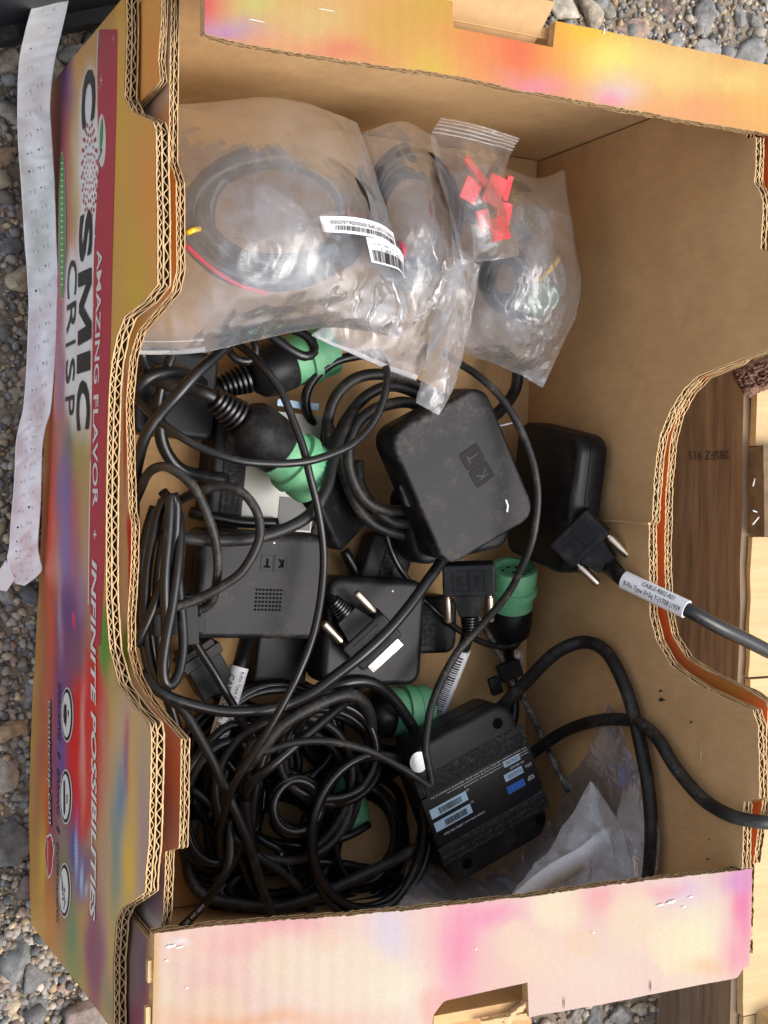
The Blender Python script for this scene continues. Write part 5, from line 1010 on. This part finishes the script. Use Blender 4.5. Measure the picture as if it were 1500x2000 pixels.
# ------------------------------------------------------------------ plastic bags and what is in them
def cr1(P, t):
    n = len(P) - 1; k = min(int(t * n), n - 1); f = t * n - k; a, b, c, d = P[max(k - 1, 0)], P[k], P[k + 1], P[min(k + 2, n)]
    return .5 * ((2 * b) + (c - a) * f + (2 * a - 5 * b + 4 * c - d) * f * f + (3 * b - a - 3 * c + d) * f ** 3)
def bag(label, ctrl, m='bag', puff=.012, nu=56, nv=56, wr=.0022, seed=0, seam=None, group='clear plastic bags in the carton', ridge=.0025, name='plastic_bag', crinkle=None):
    def gp(x, y, z): P = at(x, y, z); return P if P.x < .3265 else atx(x, y, .3265)
    G = [[gp(*q) for q in row] for row in ctrl]
    def S_(u, v): return cr1([cr1(r, u) for r in G], v)
    base = S_(.5, .5); B = Vector((base.x, base.y, min(p.z for r in G for p in r))); o = empty(name, B, label, 'bag', group)
    sd_ = Vector((seed * 11.3, seed * 5.1, 0))
    def disp(P, u, v, sgn):
        ed = min(1, 7 * min(u, 1 - u)) * min(1, 7 * min(v, 1 - v)); q = P * 1.0 + sd_
        n1 = noise.noise(q * 28); n2 = noise.noise(q * 75 + Vector((3, 0, 0))); n3 = 1 - abs(noise.noise(Vector((q.x * 42 + q.y * 25, q.y * 30 - q.x * 30, 1)))) * 2
        k = 1.0
        if crinkle: cx, cy, cr_ = crinkle; k = 1 + 1.5 * math.exp(-(((u - cx) ** 2 + (v - cy) ** 2) / cr_ ** 2))
        n4 = abs(noise.noise(q * 130 + Vector((0, 7, 0))))
        return Vector((n2 * .0006, n1 * .0006, sgn * puff * max(0, math.sin(math.pi * u)) ** .7 * max(0, math.sin(math.pi * v)) ** .7 + wr * n1 * (.4 + ed) + wr * .55 * n2 * k + ridge * max(0, n3 - .55) * ed * k - .0012 * k * n4))
    for nm, sgn in (('front_sheet', 1), ('back_sheet', -.6)):
        vs = []; fs = []
        for j in range(nv + 1):
            for i in range(nu + 1):
                u, v = i / nu, j / nv; P = S_(u, v); vs.append(P + disp(P, u, v, sgn) - B)
        for j in range(nv):
            for i in range(nu): a = j * (nu + 1) + i; fs.append((a, a + 1, a + nu + 2, a + nu + 1))
        mesh_obj(nm, vs, fs, M[m], o)
    def on(u, v, dz=.0008): P = S_(u, v); return P + disp(P, u, v, 1) + Vector((0, 0, dz)) - B
    def strip(nm, mt, uv0, uv1, wdt, n=40):
        # a band on the bag running from uv0 to uv1, width along v
        vs = []
        for i in range(n + 1):
            t = i / n; u, v = lerp(uv0[0], uv1[0], t), lerp(uv0[1], uv1[1], t); vs += [on(u, v), on(u, v + wdt / 2), on(u, v + wdt)]
        fs = [(3 * i + k, 3 * i + 3 + k, 3 * i + 4 + k, 3 * i + 1 + k) for i in range(n) for k in range(2)]
        return mesh_obj(nm, vs, fs, M[mt], o)
    if seam:
        for (a, b, w_) in seam: strip('seam', 'bag_seam', a, b, w_)
    return o, on, strip, B
# big left bag
o1, on1, st1, B1 = bag('large dusty clear bag with a coiled cable, barcode stickers on its right edge', [
    [(332, 206, .100), (430, 197, .104), (520, 190, .106), (610, 204, .104), (700, 240, .096)],
    [(338, 300, .118), (435, 292, .132), (530, 290, .136), (640, 306, .128), (730, 326, .104)],
    [(342, 420, .124), (440, 412, .142), (545, 412, .148), (665, 420, .138), (764, 440, .108)],
    [(338, 540, .120), (430, 540, .138), (545, 545, .142), (680, 545, .132), (792, 545, .110)],
    [(286, 630, .112), (390, 634, .122), (520, 626, .124), (660, 606, .122), (790, 622, .110)],
    [(258, 692, .104), (385, 690, .108), (500, 664, .110), (640, 640, .112), (782, 660, .106)]], 'bag', .007, 72, 72, .0015, 1, seam=[((0, .965), (.28, .955), .04), ((.0, .90), (.27, .89), .006)], crinkle=(.75, .95, .28))
# stickers bent over the bag's right edge
def sticker(pts_top, pts_bot, z, name, lines, bars, seed, text=None):
    n = 24; vs = []
    def at_(t, s_): P = cr1([at(x, y, zz) for (x, y, zz) in pts_top], t).lerp(cr1([at(x, y, zz) for (x, y, zz) in pts_bot], t), s_); return P - B1
    for i in range(n + 1): vs += [at_(i / n, 0), at_(i / n, .5), at_(i / n, 1)]
    so2 = mesh_obj(name, vs, [(3 * i + k, 3 * i + 1 + k, 3 * i + 4 + k, 3 * i + 3 + k) for i in range(n) for k in range(2)], M['paper'], o1)
    up = UPV * .0006; rn = random.Random(seed); mb = MB(); t = bars[0]
    while t < bars[1]:
        w_ = rn.choice((.004, .009, .013)); mb.add([at_(t, bars[2]) + up, at_(t + w_, bars[2]) + up, at_(t + w_, bars[3]) + up, at_(t, bars[3]) + up], [(0, 1, 2, 3)]); t += w_ + rn.choice((.004, .008, .012))
    mb.obj('barcode', M['ink_black'], so2, False)
    for (body, t0, t1, s0, s1) in lines:
        tv, tf2, _ = text_verts(body); MB().add([at_(lerp(t1, t0, x), lerp(s1, s0, y)) + up for x, y in tv], tf2).obj('lettering', M['ink_black'], so2, False)
sticker([(624, 422, .148), (690, 424, .148), (740, 436, .140), (768, 455, .122)], [(631, 453, .148), (690, 457, .148), (745, 468, .140), (775, 488, .122)], 0, 'sticker', [('SN:000121320TSIMU0000006260000', .12, .97, .50, .26)], (.16, .96, .56, .86), 4)
sticker([(715, 463, .147), (745, 468, .141), (775, 482, .126), (788, 500, .114)], [(726, 512, .147), (752, 518, .141), (780, 528, .126), (790, 545, .114)], 0, 'sticker', [('Type: J1939 LBB-3.6CA', .15, .9, .28, .18), ('Model: LBB-3', .30, .9, .46, .36)], (.10, .96, .48, .94), 9)
def bagcoil(label, cx, cy, rx, ry, z0, z1, turns, r, seed, rot=0.0): 
    q = coil(label, cx, cy, rx, ry, z0, z1, turns, r, 'rubber', rot, .20, seed); return q
bagcoil('thick cable coiled inside the large left bag', 545, 415, 160, 112, .084, .122, 13, .0042, 21)
bagcoil('cable coiled inside the middle bag', 800, 420, 72, 110, .072, .099, 12, .0040, 22)
bagcoil('cable coiled inside the right bag', 1004, 415, 40, 44, .060, .086, 12, .0038, 23)
bagcoil('dark bundle of cable low in the right bag under the red pads', 985, 545, 34, 50, .060, .086, 11, .0036, 24)
def wire(label, pts, z, r, m): tag(mesh_obj('wire', *tube(pts3(pts, z), r, 8, .002), M[m]), label, 'wire', 'coloured wires in the bags')
wire('red wire at the left edge of the large bag', [(362, 478), (385, 500), (425, 532), (470, 558), (520, 572)], [.128, .130, .132, .130, .122], .0013, 'red_wire')
wire('red wire end just right of the barcode stickers', [(778, 472), (786, 480), (789, 492), (784, 505)], [.105, .108, .108, .104], .0018, 'red_wire')
wire('bent yellow wire in the right bag', [(1052, 549), (1068, 533), (1082, 518), (1092, 502)], [.098, .102, .102, .098], .0015, 'yellow_wire')
wire('tiny yellow wire end at the left edge of the large bag', [(366, 455), (376, 450), (390, 447)], [.132, .134, .132], .0015, 'yellow_wire')
# middle bag and its folded tail
bag('dusty clear bag tucked behind the large bag with a second coil', [
    [(690, 268, .088), (735, 250, .094), (790, 238, .096), (852, 268, .092)],
    [(715, 350, .094), (770, 345, .108), (830, 350, .108), (880, 390, .096)],
    [(735, 460, .096), (795, 462, .114), (850, 470, .112), (906, 508, .096)],
    [(705, 570, .096), (775, 585, .108), (830, 590, .106), (885, 600, .094)],
    [(645, 625, .094), (735, 650, .098), (800, 668, .098), (850, 680, .092)],
    [(608, 655, .090), (690, 694, .092), (760, 724, .090), (814, 744, .088)]], 'bag', .008, 60, 60, .0018, 2, seam=[((.05, .965), (.97, .955), .035)])
bag('narrow folded tail of clear bag hanging onto the logo box', [
    [(872, 500, .108), (905, 508, .110), (938, 518, .108)],
    [(858, 580, .110), (890, 590, .113), (926, 600, .110)],
    [(840, 660, .112), (872, 672, .116), (908, 682, .112)],
    [(826, 730, .114), (855, 745, .118), (886, 756, .114)],
    [(813, 786, .114), (836, 798, .117), (858, 810, .114)]], 'bag_milky', .004, 30, 60, .0010, 3, ridge=.0022, crinkle=(.5, .85, .3))
# right bag
bag('crinkled clear bag on the right with a green plug and yellow wire inside', [
    [(922, 318, .072), (985, 328, .078), (1050, 348, .080), (1102, 330, .084)],
    [(920, 420, .086), (990, 410, .098), (1060, 415, .104), (1112, 410, .094)],
    [(926, 520, .084), (1000, 515, .102), (1075, 525, .108), (1134, 540, .098)],
    [(908, 610, .080), (985, 620, .096), (1065, 625, .100), (1130, 605, .098)],
    [(898, 660, .074), (975, 676, .084), (1040, 690, .086), (1104, 668, .088)],
    [(894, 684, .068), (955, 706, .070), (1010, 730, .072), (1062, 758, .074)]], 'bag_milky', .007, 60, 60, .0018, 4, ridge=.0035, crinkle=(.6, .82, .3))
og2, Bg = harness('pale green plug inside the right bag', at(1040, 590, .06), cord([(1002, 612), (985, 600), (960, 590)], .06, .0036)); round_plug(og2, Bg, at(1000, 612, .062), at(1075, 570, .066), .0105, boot_f=.1, shell_f=.3, knurl=False)
# zip bag with red pads
oz, onz, stz, Bz = bag('small zip bag holding red adhesive pads, lying on top of the other bags', [
    [(862, 228, .124), (915, 238, .128), (965, 252, .128), (1016, 270, .124)],
    [(842, 264, .126), (895, 276, .130), (950, 288, .130), (1000, 300, .126)],
    [(852, 320, .128), (895, 325, .136), (940, 330, .136), (984, 344, .128)],
    [(872, 390, .128), (910, 395, .138), (952, 400, .138), (990, 405, .128)],
    [(888, 455, .126), (925, 458, .136), (970, 460, .136), (1011, 462, .126)],
    [(903, 516, .122), (935, 511, .124), (970, 508, .124), (1013, 500, .122)]], 'bag_clear', .004, 44, 52, .0008, 5, ridge=.0012)
for k in range(5): stz('zip_rib', 'bag_seam', (0, .03 + .034 * k), (1, .03 + .034 * k), .012)
RP = [(931, 333, 62, 15, .78, .131), (921, 371, 34, 42, .35, .128), (967, 372, 36, 52, .30, .130), (946, 428, 26, 34, -.3, .126), (984, 420, 30, 46, .1, .128), (975, 446, 36, 42, -.28, .133), (992, 368, 12, 46, .2, .126)]
RL = ['long narrow red pad at the top of the zip bag', 'red pad at the left edge of the pad heap in the zip bag', 'large red pad in the middle of the zip bag', 'small red pad peeking out low left in the zip bag', 'red pad at the right edge of the zip bag', 'lowest and brightest red pad in the zip bag', 'thin red pad edge at the right fold of the zip bag']
for (cx, cy, w_, h_, an, z), lb in zip(RP, RL):
    P = at(cx, cy, z); q = MB().rbox(w_ * .325e-3, h_ * .325e-3, .0018, .0004, .0002, n=2, M=Matrix.Translation(P) @ Matrix.Rotation(-an, 4, 'Z') @ Matrix.Rotation(random.uniform(-.25, .25), 4, 'X')).obj('adhesive_pad', M['red_tape'])
    tag(q, lb, 'adhesive pad', 'red pads in the zip bag')
for (cx, cy, w_, h_, an, z), lb in zip([(940, 400, 60, 34, .4, .124), (925, 415, 40, 40, .1, .122), (955, 350, 14, 60, .55, .126)], ['black mounting plate between the red pads in the zip bag', 'second black mounting plate low left in the zip bag', 'slim black mounting plate beside the long red pad']):
    P = at(cx, cy, z); tag(MB().rbox(w_ * .325e-3, h_ * .325e-3, .0018, .001, .0003, n=2, M=Matrix.Translation(P) @ Matrix.Rotation(-an, 4, 'Z')).obj('mounting_plate', M['plastic']), lb, 'plate', 'plates in the zip bag')
# bottom bags
bag('tall pointed clear bag standing behind the label box near the right wall', [
    [(1180, 1392, .100), (1190, 1376, .102), (1200, 1392, .100)],
    [(1148, 1470, .096), (1190, 1465, .104), (1232, 1468, .106)],
    [(1108, 1522, .070), (1170, 1535, .096), (1268, 1545, .112)],
    [(1084, 1596, .056), (1160, 1615, .090), (1284, 1620, .118)],
    [(1010, 1690, .044), (1120, 1705, .086), (1284, 1690, .122)],
    [(860, 1770, .046), (1080, 1790, .090), (1278, 1760, .122)]], 'bag_milky', .009, 70, 80, .0032, 6, ridge=.006, crinkle=(.85, .7, .3))
o5, on5, st5, B5 = bag('shiny clear bag with a white card strip, nearest the bottom flap', [
    [(1150, 1540, .118), (1157, 1526, .120), (1166, 1540, .118)],
    [(1118, 1590, .116), (1160, 1590, .124), (1206, 1598, .118)],
    [(1075, 1655, .112), (1145, 1655, .126), (1228, 1655, .118)],
    [(1020, 1725, .106), (1130, 1730, .124), (1250, 1730, .118)],
    [(960, 1790, .100), (1110, 1800, .120), (1258, 1800, .116)]], 'bag_white', .007, 70, 70, .0032, 7, ridge=.0065, crinkle=(.1, .7, .3))
vs = []; cp_ = [Vector(p) for p in ((1194, 1628, .131), (1172, 1650, .1325), (1140, 1675, .1325), (1095, 1700, .130), (1050, 1732, .126), (1015, 1765, .122))]
for k in range(31):
    p = cr1(cp_, k / 30); d_ = cr1(cp_, min(1, k / 30 + .03)) - cr1(cp_, max(0, k / 30 - .03)); n_ = Vector((-d_.y, d_.x, 0)).normalized() * (21 + 1.5 * noise.noise(Vector((k * .6, 0, 0))))
    for q in (-1, 0, 1): vs.append(at(p.x + n_.x * q, p.y + n_.y * q, p.z + .0012 * noise.noise(Vector((k * .3, q, 0))) - .0008 * q * q))
q = mesh_obj('card_strip', vs, [(3 * k + e_, 3 * k + e_ + 1, 3 * k + e_ + 4, 3 * k + e_ + 3) for k in range(30) for e_ in (0, 1)], M['paper']); q.modifiers.new('t', 'SOLIDIFY').thickness = .0004; tag(q, 'white card strip inside the shiny bottom bag', 'card')
bag('crumpled clear bag lying flat under the label box at the bottom flap', [
    [(812, 1655, .036), (900, 1690, .038), (1000, 1660, .038), (1075, 1600, .040)],
    [(790, 1710, .050), (890, 1735, .058), (1000, 1720, .060), (1090, 1670, .060)],
    [(778, 1765, .060), (890, 1775, .072), (1000, 1770, .076), (1090, 1745, .076)],
    [(776, 1810, .058), (890, 1820, .066), (1000, 1815, .070), (1090, 1800, .070)]], 'bag', .008, 50, 40, .0028, 8, ridge=.004)
